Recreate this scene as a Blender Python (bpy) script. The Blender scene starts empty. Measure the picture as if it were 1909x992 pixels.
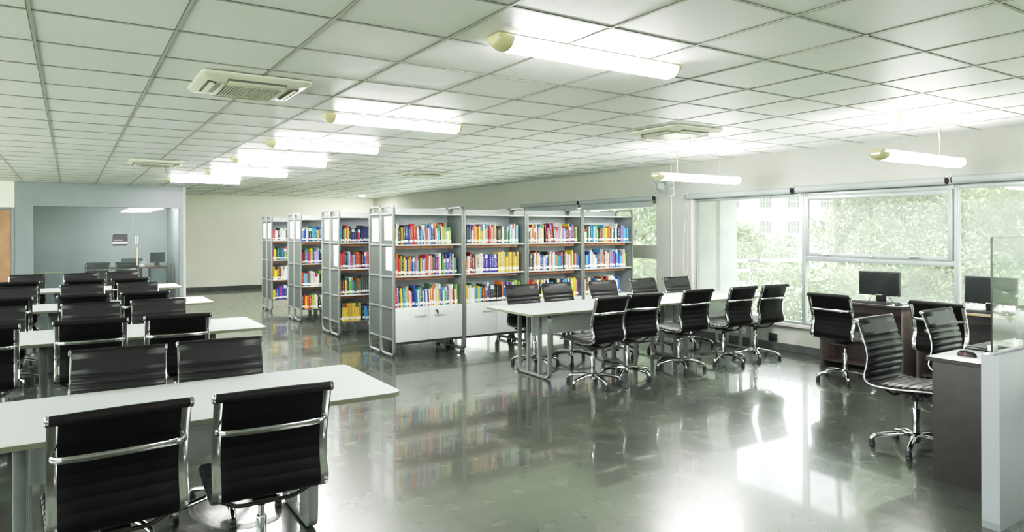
import bpy, bmesh, math, random
from mathutils import Vector, Matrix, Euler
import numpy as np

random.seed(11)
PI = math.pi
scene = bpy.context.scene
COL = scene.collection

# ------------------------------------------------------------------ materials
MATS = {}

def new_mat(name):
    m = bpy.data.materials.new(name)
    m.use_nodes = True
    nt = m.node_tree
    b = nt.nodes.get('Principled BSDF')
    return m, nt, b

def mat(name, col, rough=0.5, metal=0.0, spec=0.5, emit=None, estr=0.0, coat=0.0, var=0.0, vscale=8.0, bump=0.0, bscale=40.0, trans=0.0):
    """Principled material with slight procedural colour variation and bump."""
    m, nt, b = new_mat(name)
    b.inputs['Base Color'].default_value = (*col, 1)
    b.inputs['Roughness'].default_value = rough
    b.inputs['Metallic'].default_value = metal
    b.inputs['Specular IOR Level'].default_value = spec
    b.inputs['Coat Weight'].default_value = coat
    b.inputs['Transmission Weight'].default_value = trans
    if emit:
        b.inputs['Emission Color'].default_value = (*emit, 1)
        b.inputs['Emission Strength'].default_value = estr
    if var or bump:
        tc = nt.nodes.new('ShaderNodeTexCoord')
        nz = nt.nodes.new('ShaderNodeTexNoise')
        nz.inputs['Scale'].default_value = vscale
        nz.inputs['Detail'].default_value = 5
        nt.links.new(tc.outputs['Object'], nz.inputs['Vector'])
        if var:
            r = nt.nodes.new('ShaderNodeValToRGB')
            r.color_ramp.elements[0].position = 0.3
            r.color_ramp.elements[1].position = 0.7
            r.color_ramp.elements[0].color = (*[c * (1 - var) for c in col], 1)
            r.color_ramp.elements[1].color = (*[min(1, c * (1 + var)) for c in col], 1)
            nt.links.new(nz.outputs['Fac'], r.inputs['Fac'])
            nt.links.new(r.outputs['Color'], b.inputs['Base Color'])
        if bump:
            n2 = nt.nodes.new('ShaderNodeTexNoise')
            n2.inputs['Scale'].default_value = bscale
            n2.inputs['Detail'].default_value = 3
            nt.links.new(tc.outputs['Object'], n2.inputs['Vector'])
            bp = nt.nodes.new('ShaderNodeBump')
            bp.inputs['Strength'].default_value = bump
            bp.inputs['Distance'].default_value = 0.01
            nt.links.new(n2.outputs['Fac'], bp.inputs['Height'])
            nt.links.new(bp.outputs['Normal'], b.inputs['Normal'])
    MATS[name] = m
    return m

M = MATS
mat('leather', (0.010, 0.0098, 0.0105), 0.39, spec=0.4, bump=0.06, bscale=220)
mat('leather_back', (0.0018, 0.0018, 0.002), 0.55, spec=0.14, bump=0.06, bscale=220)  # darker leather copy, shade on chair backs put into the colour
mat('roll_black', (0.005, 0.0045, 0.005), 0.5, spec=0.25)
mat('chrome', (0.47, 0.48, 0.475), 0.11, metal=1.0)
mat('chrome_dull', (0.45, 0.46, 0.44), 0.28, metal=1.0)
mat('black_plastic', (0.015, 0.015, 0.016), 0.42)
mat('brace_dark', (0.03, 0.026, 0.024), 0.4, metal=0.5)
mat('table_white', (0.46, 0.492, 0.478), 0.6, spec=0.0, var=0.03, vscale=3)
mat('table_edge', (0.17, 0.18, 0.125), 0.45, var=0.08, vscale=20)
mat('table_panel_lit', (0.80, 0.82, 0.79), 0.4)  # modesty panel copy with window light put into its colour
mat('table_panel', (0.42, 0.44, 0.42), 0.4, var=0.04)
mat('steel_grey', (0.25, 0.275, 0.265), 0.36, metal=0.25, var=0.05, vscale=6)
mat('case_grey', (0.083, 0.093, 0.087), 0.42, spec=0.4, var=0.05, vscale=4)
mat('case_frame', (0.20, 0.217, 0.207), 0.35, metal=0.2, spec=0.5, var=0.04, vscale=5)
mat('case_back', (0.74, 0.79, 0.84), 0.4, var=0.06, vscale=4)
mat('case_inner', (0.34, 0.365, 0.37), 0.45, var=0.05, vscale=4)  # lighter case tone, makes up for weak light on inward faces
mat('top_panel', (0.42, 0.46, 0.44), 0.4, var=0.04)
mat('shelf_white', (0.62, 0.64, 0.61), 0.35)
mat('batten', (0.25, 0.12, 0.055), 0.55, var=0.25, vscale=14)
mat('batten_yellow', (0.55, 0.33, 0.08), 0.5, var=0.1)
mat('door_white', (0.66, 0.69, 0.665), 0.22, var=0.02, vscale=2)
mat('foot_brown', (0.06, 0.045, 0.04), 0.5)
mat('paper', (0.86, 0.87, 0.85), 0.7)
mat('page', (0.66, 0.63, 0.53), 0.8, var=0.1, vscale=60)
mat('lamp_cap', (0.62, 0.57, 0.36), 0.35, var=0.04)
mat('lamp_body', (0.80, 0.82, 0.74), 0.4)
mat('lamp_diffuser', (0.9, 0.9, 0.9), 0.4, emit=(1.0, 0.99, 0.96), estr=45.0)
mat('lamp_diffuser_bright', (0.9, 0.9, 0.9), 0.4, emit=(1.0, 0.99, 0.96), estr=120.0)
mat('downlight_glow', (0.9, 0.9, 0.9), 0.4, emit=(1.0, 0.97, 0.88), estr=420.0)
def batwing(name, full):
    # prismatic diffuser: most light leaves downwards, little toward the ceiling
    nt = M[name].node_tree; b = nt.nodes['Principled BSDF']
    g_ = nt.nodes.new('ShaderNodeNewGeometry'); sx_ = nt.nodes.new('ShaderNodeSeparateXYZ'); nt.links.new(g_.outputs['True Normal'], sx_.inputs[0])
    mr_ = nt.nodes.new('ShaderNodeMapRange'); mr_.inputs['From Min'].default_value = -0.3; mr_.inputs['From Max'].default_value = -0.97
    mr_.inputs['To Min'].default_value = full * 0.022; mr_.inputs['To Max'].default_value = full
    nt.links.new(sx_.outputs['Z'], mr_.inputs['Value']); nt.links.new(mr_.outputs[0], b.inputs['Emission Strength'])
batwing('lamp_diffuser', 62.0); batwing('lamp_diffuser_bright', 110.0)
mat('pendant_diffuser', (0.9, 0.9, 0.9), 0.4, emit=(1.0, 0.99, 0.96), estr=42.0)
mat('ac_white', (0.72, 0.73, 0.60), 0.32, var=0.04, vscale=3)
mat('ac_dark', (0.13, 0.12, 0.10), 0.5)
mat('ac_slat', (0.60, 0.60, 0.48), 0.4)
mat('alu', (0.30, 0.335, 0.33), 0.38, metal=0.35)
mat('alu_dark', (0.10, 0.11, 0.11), 0.5)
mat('blind', (0.33, 0.365, 0.36), 0.75, var=0.03)
mat('white_plastic', (0.80, 0.80, 0.76), 0.4)
mat('grey_plastic', (0.35, 0.36, 0.36), 0.45)
mat('desk_dark', (0.030, 0.020, 0.020), 0.45, var=0.25, vscale=9)
mat('desk_side', (0.105, 0.085, 0.075), 0.5, var=0.2, vscale=9)
mat('desk_front3', (0.032, 0.031, 0.029), 0.5, var=0.15, vscale=14)
mat('desk_top', (0.42, 0.455, 0.455), 0.3, var=0.03)
mat('desk_edge', (0.34, 0.26, 0.15), 0.45, var=0.1)
mat('monitor_black', (0.012, 0.013, 0.013), 0.35)
mat('screen', (0.012, 0.015, 0.014), 0.12, spec=0.5)
mat('key_grey', (0.04, 0.04, 0.042), 0.4)
mat('red_glow', (0.5, 0.0, 0.0), 0.4, emit=(1, 0.02, 0.02), estr=1.6)
mat('orange_led', (0.8, 0.3, 0.05), 0.4, emit=(1, 0.35, 0.05), estr=1.2)
mat('laminate_white', (0.28, 0.305, 0.315), 0.38, var=0.03, vscale=2)
mat('glass_edge', (0.02, 0.03, 0.028), 0.15)
mat('office_panel', (0.25, 0.28, 0.29), 0.4, var=0.05, vscale=1.5)
mat('office_wall', (0.50, 0.525, 0.525), 0.7, var=0.06, vscale=1.2)
mat('sign_dark', (0.075, 0.075, 0.085), 0.5)
mat('sign_white', (0.80, 0.82, 0.80), 0.5)
mat('door_wood', (0.42, 0.245, 0.15), 0.5, var=0.12, vscale=5)
mat('door_frame', (0.24, 0.26, 0.27), 0.45)
mat('brown_top', (0.16, 0.075, 0.045), 0.45)
mat('skirt', (0.085, 0.095, 0.088), 0.35, var=0.25, vscale=7)
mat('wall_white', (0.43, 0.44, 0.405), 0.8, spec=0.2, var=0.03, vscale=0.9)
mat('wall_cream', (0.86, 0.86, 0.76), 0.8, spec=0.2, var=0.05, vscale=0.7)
mat('grid_bar', (0.48, 0.49, 0.44), 0.5, metal=0.1)
mat('grid_edge', (0.10, 0.10, 0.085), 0.6)
mat('conduit', (0.70, 0.71, 0.66), 0.5)
mat('cord_cream', (0.62, 0.57, 0.36), 0.5)
mat('wire', (0.35, 0.34, 0.30), 0.4, metal=0.6)
mat('rod_red', (0.25, 0.14, 0.13), 0.5)
mat('fan_clear', (0.50, 0.53, 0.52), 0.25)
mat('fan_grey', (0.42, 0.46, 0.46), 0.35)
mat('building', (0.26, 0.26, 0.235), 0.8, var=0.02)
mat('building_pane', (0.05, 0.055, 0.055), 0.5)
mat('building_grille', (0.2, 0.2, 0.19), 0.6)
mat('trunk', (0.10, 0.085, 0.065), 0.9, var=0.3, vscale=6, bump=0.5, bscale=12)
mat('post_white', (0.85, 0.86, 0.84), 0.5)
mat('post_black', (0.03, 0.03, 0.03), 0.5)
mat('pillar_grey', (0.46, 0.50, 0.48), 0.8, var=0.06, vscale=2)
mat('lawn', (0.66, 0.69, 0.56), 0.95, var=0.3, vscale=0.9)
mat('roof_grey', (0.4, 0.4, 0.38), 0.8)

def leaf_mat(name, col, tr=0.35):
    m, nt, b = new_mat(name)
    out = nt.nodes['Material Output']
    b.inputs['Roughness'].default_value = 0.5
    oi = nt.nodes.new('ShaderNodeNewGeometry')
    r = nt.nodes.new('ShaderNodeValToRGB')
    r.color_ramp.elements[0].color = (*[c * 0.6 for c in col], 1)
    r.color_ramp.elements[1].color = (*[min(1, c * 1.6) for c in col], 1)
    nt.links.new(oi.outputs['Random Per Island'], r.inputs['Fac'])
    nt.links.new(r.outputs['Color'], b.inputs['Base Color'])
    t = nt.nodes.new('ShaderNodeBsdfTranslucent')
    nt.links.new(r.outputs['Color'], t.inputs['Color'])
    mx = nt.nodes.new('ShaderNodeMixShader')
    mx.inputs[0].default_value = tr
    nt.links.new(b.outputs[0], mx.inputs[1])
    nt.links.new(t.outputs[0], mx.inputs[2])
    nt.links.new(mx.outputs[0], out.inputs['Surface'])
    M[name] = m

leaf_mat('leaf_mid', (0.145, 0.185, 0.095))
leaf_mat('leaf_pale', (0.21, 0.26, 0.15))
leaf_mat('leaf_blue', (0.24, 0.30, 0.20))
leaf_mat('leaf_bright', (0.195, 0.24, 0.115))

def glass_mat(name, tint, haze, hcol=(0.9, 0.95, 0.9), nscale=1.3, edge=0.0):
    """Thin pane: clear transmission, fresnel gloss and an uneven film for dust and glare haze."""
    m, nt, b = new_mat(name)
    nt.nodes.remove(b)
    out = nt.nodes['Material Output']
    tr = nt.nodes.new('ShaderNodeBsdfTransparent'); tr.inputs[0].default_value = (*tint, 1)
    gl = nt.nodes.new('ShaderNodeBsdfGlossy'); gl.inputs['Roughness'].default_value = 0.02
    lw = nt.nodes.new('ShaderNodeLayerWeight'); lw.inputs[0].default_value = 0.5
    pw = nt.nodes.new('ShaderNodeMath'); pw.operation = 'POWER'; pw.inputs[1].default_value = 5.0
    nt.links.new(lw.outputs['Facing'], pw.inputs[0])
    fr = nt.nodes.new('ShaderNodeMath'); fr.operation = 'MULTIPLY_ADD'; fr.inputs[1].default_value = 0.92; fr.inputs[2].default_value = 0.03
    nt.links.new(pw.outputs[0], fr.inputs[0])
    m1 = nt.nodes.new('ShaderNodeMixShader')
    nt.links.new(fr.outputs[0], m1.inputs[0]); nt.links.new(tr.outputs[0], m1.inputs[1]); nt.links.new(gl.outputs[0], m1.inputs[2])
    df = nt.nodes.new('ShaderNodeBsdfDiffuse'); df.inputs[0].default_value = (*hcol, 1)
    tl = nt.nodes.new('ShaderNodeBsdfTranslucent'); tl.inputs[0].default_value = (*hcol, 1)
    md = nt.nodes.new('ShaderNodeMixShader'); md.inputs[0].default_value = 0.6
    nt.links.new(df.outputs[0], md.inputs[1]); nt.links.new(tl.outputs[0], md.inputs[2])
    tc = nt.nodes.new('ShaderNodeTexCoord')
    nz = nt.nodes.new('ShaderNodeTexNoise'); nz.inputs['Scale'].default_value = nscale; nz.inputs['Detail'].default_value = 6
    nt.links.new(tc.outputs['Object'], nz.inputs['Vector'])
    mr = nt.nodes.new('ShaderNodeMapRange')
    mr.inputs['From Min'].default_value = 0.3; mr.inputs['From Max'].default_value = 0.75
    mr.inputs['To Min'].default_value = haze * 0.55; mr.inputs['To Max'].default_value = haze * 1.45
    nt.links.new(nz.outputs['Fac'], mr.inputs['Value'])
    m2 = nt.nodes.new('ShaderNodeMixShader')
    nt.links.new(mr.outputs[0], m2.inputs[0]); nt.links.new(m1.outputs[0], m2.inputs[1]); nt.links.new(md.outputs[0], m2.inputs[2])
    nt.links.new(m2.outputs[0], out.inputs['Surface'])
    M[name] = m

glass_mat('window_glass', (0.96, 0.99, 0.97), 0.32, hcol=(0.36, 0.385, 0.37))  # film carries daylight bloom as well as dust
glass_mat('screen_glass', (0.955, 0.975, 0.965), 0.05, hcol=(0.6, 0.64, 0.62), nscale=3)
glass_mat('office_glass', (0.80, 0.84, 0.84), 0.10, hcol=(0.55, 0.60, 0.58), nscale=0.7)
glass_mat('fan_glass', (0.80, 0.84, 0.84), 0.35, hcol=(0.5, 0.55, 0.55), nscale=5)

# floor: polished grey-green stone slabs
def floor_mat():
    m, nt, b = new_mat('stone_floor')
    tc = nt.nodes.new('ShaderNodeTexCoord')
    n1 = nt.nodes.new('ShaderNodeTexNoise'); n1.inputs['Scale'].default_value = 1.3; n1.inputs['Detail'].default_value = 9; n1.inputs['Roughness'].default_value = 0.62
    n2 = nt.nodes.new('ShaderNodeTexNoise'); n2.inputs['Scale'].default_value = 5.5; n2.inputs['Detail'].default_value = 4; n2.inputs['Distortion'].default_value = 0.1
    n3 = nt.nodes.new('ShaderNodeTexNoise'); n3.inputs['Scale'].default_value = 70; n3.inputs['Detail'].default_value = 3
    br = nt.nodes.new('ShaderNodeTexBrick')
    br.offset = 0.0; br.squash = 1.0
    br.inputs['Color1'].default_value = (0, 0, 0, 1); br.inputs['Color2'].default_value = (1, 1, 1, 1); br.inputs['Mortar'].default_value = (0.5, 0.5, 0.5, 1)
    br.inputs['Scale'].default_value = 1.0; br.inputs['Mortar Size'].default_value = 0.0035
    br.inputs['Brick Width'].default_value = 0.575; br.inputs['Row Height'].default_value = 0.575; br.inputs['Bias'].default_value = 0.0
    for n in (n1, n2, n3, br):
        nt.links.new(tc.outputs['Object'], n.inputs['Vector'])
    def mix(a, bb, f, mode='MIX'):
        x = nt.nodes.new('ShaderNodeMix'); x.data_type = 'RGBA'; x.blend_type = mode
        if isinstance(f, float): x.inputs['Factor'].default_value = f
        else: nt.links.new(f, x.inputs['Factor'])
        for k, v in ((6, a), (7, bb)):
            if isinstance(v, tuple): x.inputs[k].default_value = v
            else: nt.links.new(v, x.inputs[k])
        return x.outputs[2]
    r1 = nt.nodes.new('ShaderNodeValToRGB')
    r1.color_ramp.elements[0].position = 0.32; r1.color_ramp.elements[0].color = (0.022, 0.0265, 0.021, 1)
    r1.color_ramp.elements[1].position = 0.68; r1.color_ramp.elements[1].color = (0.072, 0.084, 0.066, 1)
    nt.links.new(n1.outputs['Fac'], r1.inputs['Fac'])
    r2 = nt.nodes.new('ShaderNodeValToRGB')
    r2.color_ramp.elements[0].position = 0.12; r2.color_ramp.elements[0].color = (0.50, 0.51, 0.49, 1)
    r2.color_ramp.elements[1].position = 0.9; r2.color_ramp.elements[1].color = (1.25, 1.26, 1.2, 1)
    nt.links.new(n2.outputs['Fac'], r2.inputs['Fac'])
    c = mix(r1.outputs[0], r2.outputs[0], 0.4, 'MULTIPLY')
    r3 = nt.nodes.new('ShaderNodeValToRGB')
    r3.color_ramp.elements[0].position = 0.15; r3.color_ramp.elements[0].color = (0.78, 0.78, 0.77, 1)
    r3.color_ramp.elements[1].position = 0.88; r3.color_ramp.elements[1].color = (1.25, 1.25, 1.2, 1)
    nt.links.new(n3.outputs['Fac'], r3.inputs['Fac'])
    c = mix(c, r3.outputs[0], 0.8, 'MULTIPLY')
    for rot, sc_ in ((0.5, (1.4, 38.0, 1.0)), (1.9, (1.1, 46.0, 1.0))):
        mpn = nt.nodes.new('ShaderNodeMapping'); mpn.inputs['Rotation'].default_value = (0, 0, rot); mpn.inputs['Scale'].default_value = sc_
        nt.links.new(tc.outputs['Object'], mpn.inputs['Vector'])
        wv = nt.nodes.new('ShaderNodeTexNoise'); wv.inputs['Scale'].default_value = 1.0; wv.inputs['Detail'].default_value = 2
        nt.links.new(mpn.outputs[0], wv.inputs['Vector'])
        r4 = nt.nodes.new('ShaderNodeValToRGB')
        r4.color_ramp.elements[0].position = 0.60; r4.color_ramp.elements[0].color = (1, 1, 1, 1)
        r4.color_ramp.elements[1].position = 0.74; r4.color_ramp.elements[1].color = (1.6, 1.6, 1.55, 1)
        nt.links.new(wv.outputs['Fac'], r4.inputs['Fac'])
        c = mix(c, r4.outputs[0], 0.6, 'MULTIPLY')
    # each slab a touch lighter or darker
    sl = nt.nodes.new('ShaderNodeMapRange'); sl.inputs['To Min'].default_value = 0.92; sl.inputs['To Max'].default_value = 1.08
    nt.links.new(br.outputs['Color'], sl.inputs['Value'])
    sc = nt.nodes.new('ShaderNodeVectorMath'); sc.operation = 'SCALE'
    nt.links.new(c, sc.inputs[0]); nt.links.new(sl.outputs[0], sc.inputs['Scale'])
    mf = nt.nodes.new('ShaderNodeMath'); mf.operation = 'MULTIPLY'; mf.inputs[1].default_value = 0.28
    nt.links.new(br.outputs['Fac'], mf.inputs[0])
    c2 = mix(sc.outputs[0], (0.22, 0.23, 0.19, 1), mf.outputs[0])
    nt.links.new(c2, b.inputs['Base Color'])
    rr = nt.nodes.new('ShaderNodeMapRange'); rr.inputs['To Min'].default_value = 0.20; rr.inputs['To Max'].default_value = 0.32
    nt.links.new(n2.outputs['Fac'], rr.inputs['Value'])
    nt.links.new(rr.outputs[0], b.inputs['Roughness'])
    b.inputs['IOR'].default_value = 2.2
    b.inputs['Coat Weight'].default_value = 0.6; b.inputs['Coat Roughness'].default_value = 0.05; b.inputs['Coat IOR'].default_value = 1.5
    bp = nt.nodes.new('ShaderNodeBump'); bp.inputs['Strength'].default_value = 0.035; bp.inputs['Distance'].default_value = 0.02
    nt.links.new(n2.outputs['Fac'], bp.inputs['Height'])
    nt.links.new(bp.outputs['Normal'], b.inputs['Normal'])
    M['stone_floor'] = m
floor_mat()

def ceiling_mat():
    m, nt, b = new_mat('ceiling_tile')
    b.inputs['Roughness'].default_value = 0.45
    b.inputs['Specular IOR Level'].default_value = 0.4
    tc = nt.nodes.new('ShaderNodeTexCoord')
    n1 = nt.nodes.new('ShaderNodeTexNoise'); n1.inputs['Scale'].default_value = 0.8; n1.inputs['Detail'].default_value = 4
    ch = nt.nodes.new('ShaderNodeTexVoronoi'); ch.inputs['Scale'].default_value = 120; ch.inputs['Randomness'].default_value = 0.0
    for n in (n1, ch): nt.links.new(tc.outputs['Object'], n.inputs['Vector'])
    r = nt.nodes.new('ShaderNodeValToRGB')
    r.color_ramp.elements[0].color = (0.88, 0.885, 0.87, 1); r.color_ramp.elements[0].position = 0.3
    r.color_ramp.elements[1].color = (0.93, 0.935, 0.92, 1); r.color_ramp.elements[1].position = 0.7
    nt.links.new(n1.outputs['Fac'], r.inputs['Fac'])
    nt.links.new(r.outputs[0], b.inputs['Base Color'])
    bp = nt.nodes.new('ShaderNodeBump'); bp.inputs['Strength'].default_value = 0.06; bp.inputs['Distance'].default_value = 0.004
    nt.links.new(ch.outputs['Distance'], bp.inputs['Height']); nt.links.new(bp.outputs['Normal'], b.inputs['Normal'])
    M['ceiling_tile'] = m
ceiling_mat()

# book cover material: colour with title marks on the spine
PAL = {'W': (0.80, 0.79, 0.74), 'w': (0.66, 0.61, 0.48), 'R': (0.58, 0.025, 0.03), 'r': (0.26, 0.015, 0.02), 'O': (0.78, 0.20, 0.02),
       'Y': (0.80, 0.60, 0.03), 'y': (0.52, 0.34, 0.05), 'G': (0.08, 0.36, 0.08), 'g': (0.03, 0.13, 0.07), 'l': (0.40, 0.62, 0.08),
       'B': (0.03, 0.11, 0.46), 'b': (0.022, 0.035, 0.17), 'c': (0.10, 0.42, 0.66), 'P': (0.20, 0.06, 0.28), 'p': (0.70, 0.22, 0.26),
       'K': (0.02, 0.02, 0.022), 'k': (0.085, 0.09, 0.095), 'n': (0.20, 0.10, 0.045), 't': (0.03, 0.33, 0.33), 'm': (0.52, 0.03, 0.26),
       'v': (0.38, 0.33, 0.60), 'V': (0.055, 0.045, 0.33), 'Z': (0.70, 0.50, 0.10)}
CNAME = {'W': 'white', 'w': 'cream', 'R': 'red', 'r': 'dark red', 'O': 'orange', 'Y': 'yellow', 'y': 'ochre', 'G': 'green', 'g': 'dark green',
         'l': 'lime green', 'B': 'blue', 'b': 'navy blue', 'c': 'light blue', 'P': 'purple', 'p': 'pink', 'K': 'black', 'k': 'dark grey',
         'n': 'brown', 't': 'teal', 'm': 'magenta', 'v': 'lavender', 'V': 'violet-blue', 'Z': 'golden yellow'}

def book_mat(code):
    col = PAL[code]
    m, nt, b = new_mat('book_' + CNAME[code].replace(' ', '_').replace('-', '_'))
    b.inputs['Roughness'].default_value = 0.33
    oi = nt.nodes.new('ShaderNodeObjectInfo')
    tc = nt.nodes.new('ShaderNodeTexCoord')
    sx = nt.nodes.new('ShaderNodeSeparateXYZ'); nt.links.new(tc.outputs['Generated'], sx.inputs[0])
    mp = nt.nodes.new('ShaderNodeCombineXYZ')
    mu = nt.nodes.new('ShaderNodeMath'); mu.operation = 'MULTIPLY'; mu.inputs[1].default_value = 62.0
    nt.links.new(sx.outputs['Z'], mu.inputs[0])
    ad = nt.nodes.new('ShaderNodeMath'); ad.operation = 'MULTIPLY_ADD'; ad.inputs[1].default_value = 91.0; ad.inputs[2].default_value = 0.0
    nt.links.new(oi.outputs['Random'], ad.inputs[0])
    mu2 = nt.nodes.new('ShaderNodeMath'); mu2.operation = 'MULTIPLY'; mu2.inputs[1].default_value = 3.0
    nt.links.new(sx.outputs['X'], mu2.inputs[0])
    nt.links.new(mu2.outputs[0], mp.inputs['X']); nt.links.new(ad.outputs[0], mp.inputs['Y']); nt.links.new(mu.outputs[0], mp.inputs['Z'])
    nz = nt.nodes.new('ShaderNodeTexNoise'); nz.inputs['Scale'].default_value = 1.0; nz.inputs['Detail'].default_value = 1
    nt.links.new(mp.outputs[0], nz.inputs['Vector'])
    def cmp(sock, thr, op='GREATER_THAN'):
        n = nt.nodes.new('ShaderNodeMath'); n.operation = op; n.inputs[1].default_value = thr
        nt.links.new(sock, n.inputs[0]); return n.outputs[0]
    def mul(a, c):
        n = nt.nodes.new('ShaderNodeMath'); n.operation = 'MULTIPLY'
        nt.links.new(a, n.inputs[0]); nt.links.new(c, n.inputs[1]); return n.outputs[0]
    f = mul(cmp(nz.outputs['Fac'], 0.545), mul(cmp(sx.outputs['Z'], 0.3), mul(cmp(sx.outputs['Z'], 0.88, 'LESS_THAN'),
            mul(cmp(sx.outputs['X'], 0.33), cmp(sx.outputs['X'], 0.67, 'LESS_THAN')))))
    # a broad colour band on some spines
    band = mul(cmp(sx.outputs['Z'], 0.78), cmp(oi.outputs['Random'], 0.72))
    hs = nt.nodes.new('ShaderNodeHueSaturation'); hs.inputs['Color'].default_value = (*col, 1)
    vr = nt.nodes.new('ShaderNodeMapRange'); vr.inputs['To Min'].default_value = 0.75; vr.inputs['To Max'].default_value = 1.25
    nt.links.new(oi.outputs['Random'], vr.inputs['Value']); nt.links.new(vr.outputs[0], hs.inputs['Value'])
    lum = 0.3 * col[0] + 0.6 * col[1] + 0.1 * col[2]
    tr = nt.nodes.new('ShaderNodeValToRGB'); tr.color_ramp.interpolation = 'CONSTANT'
    if lum > 0.32:
        cs = [(0.02, 0.02, 0.03), (0.03, 0.06, 0.3), (0.45, 0.03, 0.03), (0.05, 0.2, 0.1)]
    else:
        cs = [(0.8, 0.8, 0.78), (0.8, 0.65, 0.2), (0.82, 0.82, 0.8), (0.6, 0.75, 0.85)]
    tr.color_ramp.elements[0].color = (*cs[0], 1); tr.color_ramp.elements[1].position = 0.3; tr.color_ramp.elements[1].color = (*cs[1], 1)
    for p_, c_ in ((0.55, cs[2]), (0.8, cs[3])):
        e = tr.color_ramp.elements.new(p_); e.color = (*c_, 1)
    nt.links.new(oi.outputs['Random'], tr.inputs['Fac'])
    mx = nt.nodes.new('ShaderNodeMix'); mx.data_type = 'RGBA'
    nt.links.new(f, mx.inputs['Factor']); nt.links.new(hs.outputs[0], mx.inputs[6]); nt.links.new(tr.outputs[0], mx.inputs[7])
    mx2 = nt.nodes.new('ShaderNodeMix'); mx2.data_type = 'RGBA'
    nt.links.new(band, mx2.inputs['Factor']); nt.links.new(mx.outputs[2], mx2.inputs[6]); nt.links.new(tr.outputs[0], mx2.inputs[7])
    nt.links.new(mx2.outputs[2], b.inputs['Base Color'])
    M['book_' + code] = m
for k_ in PAL:
    book_mat(k_)
    mat('plain_' + k_, PAL[k_], 0.35, var=0.12, vscale=30)

def notice_mat():
    m, nt, b = new_mat('notice_paper')
    tc = nt.nodes.new('ShaderNodeTexCoord')
    br = nt.nodes.new('ShaderNodeTexBrick'); br.inputs['Scale'].default_value = 1.0
    br.inputs['Brick Width'].default_value = 0.05; br.inputs['Row Height'].default_value = 0.012; br.inputs['Mortar Size'].default_value = 0.004
    br.inputs['Color1'].default_value = (0.33, 0.34, 0.33, 1); br.inputs['Color2'].default_value = (0.50, 0.51, 0.50, 1); br.inputs['Mortar'].default_value = (0.60, 0.62, 0.60, 1)
    mp = nt.nodes.new('ShaderNodeMapping'); mp.inputs['Rotation'].default_value = (0, PI / 2, PI / 2)
    sx = nt.nodes.new('ShaderNodeSeparateXYZ'); nt.links.new(tc.outputs['Object'], sx.inputs[0])
    cb = nt.nodes.new('ShaderNodeCombineXYZ'); nt.links.new(sx.outputs['Y'], cb.inputs['X']); nt.links.new(sx.outputs['Z'], cb.inputs['Y'])
    nt.links.new(cb.outputs[0], br.inputs['Vector'])
    mx = nt.nodes.new('ShaderNodeMix'); mx.data_type = 'RGBA'; mx.inputs['Factor'].default_value = 0.45
    mx.inputs[6].default_value = (0.60, 0.62, 0.60, 1); nt.links.new(br.outputs['Color'], mx.inputs[7])
    nt.links.new(mx.outputs[2], b.inputs['Base Color']); b.inputs['Roughness'].default_value = 0.7
    M['notice_paper'] = m
notice_mat()

def pebble_mat():
    m, nt, b = new_mat('speckled_stone')
    tc = nt.nodes.new('ShaderNodeTexCoord')
    v = nt.nodes.new('ShaderNodeTexVoronoi'); v.inputs['Scale'].default_value = 28
    nt.links.new(tc.outputs['Object'], v.inputs['Vector'])
    r = nt.nodes.new('ShaderNodeValToRGB'); r.color_ramp.elements[0].color = (0.07, 0.07, 0.06, 1); r.color_ramp.elements[1].color = (0.30, 0.29, 0.24, 1)
    nt.links.new(v.outputs['Color'], r.inputs['Fac']); nt.links.new(r.outputs[0], b.inputs['Base Color'])
    M['speckled_stone'] = m
pebble_mat()

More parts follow.
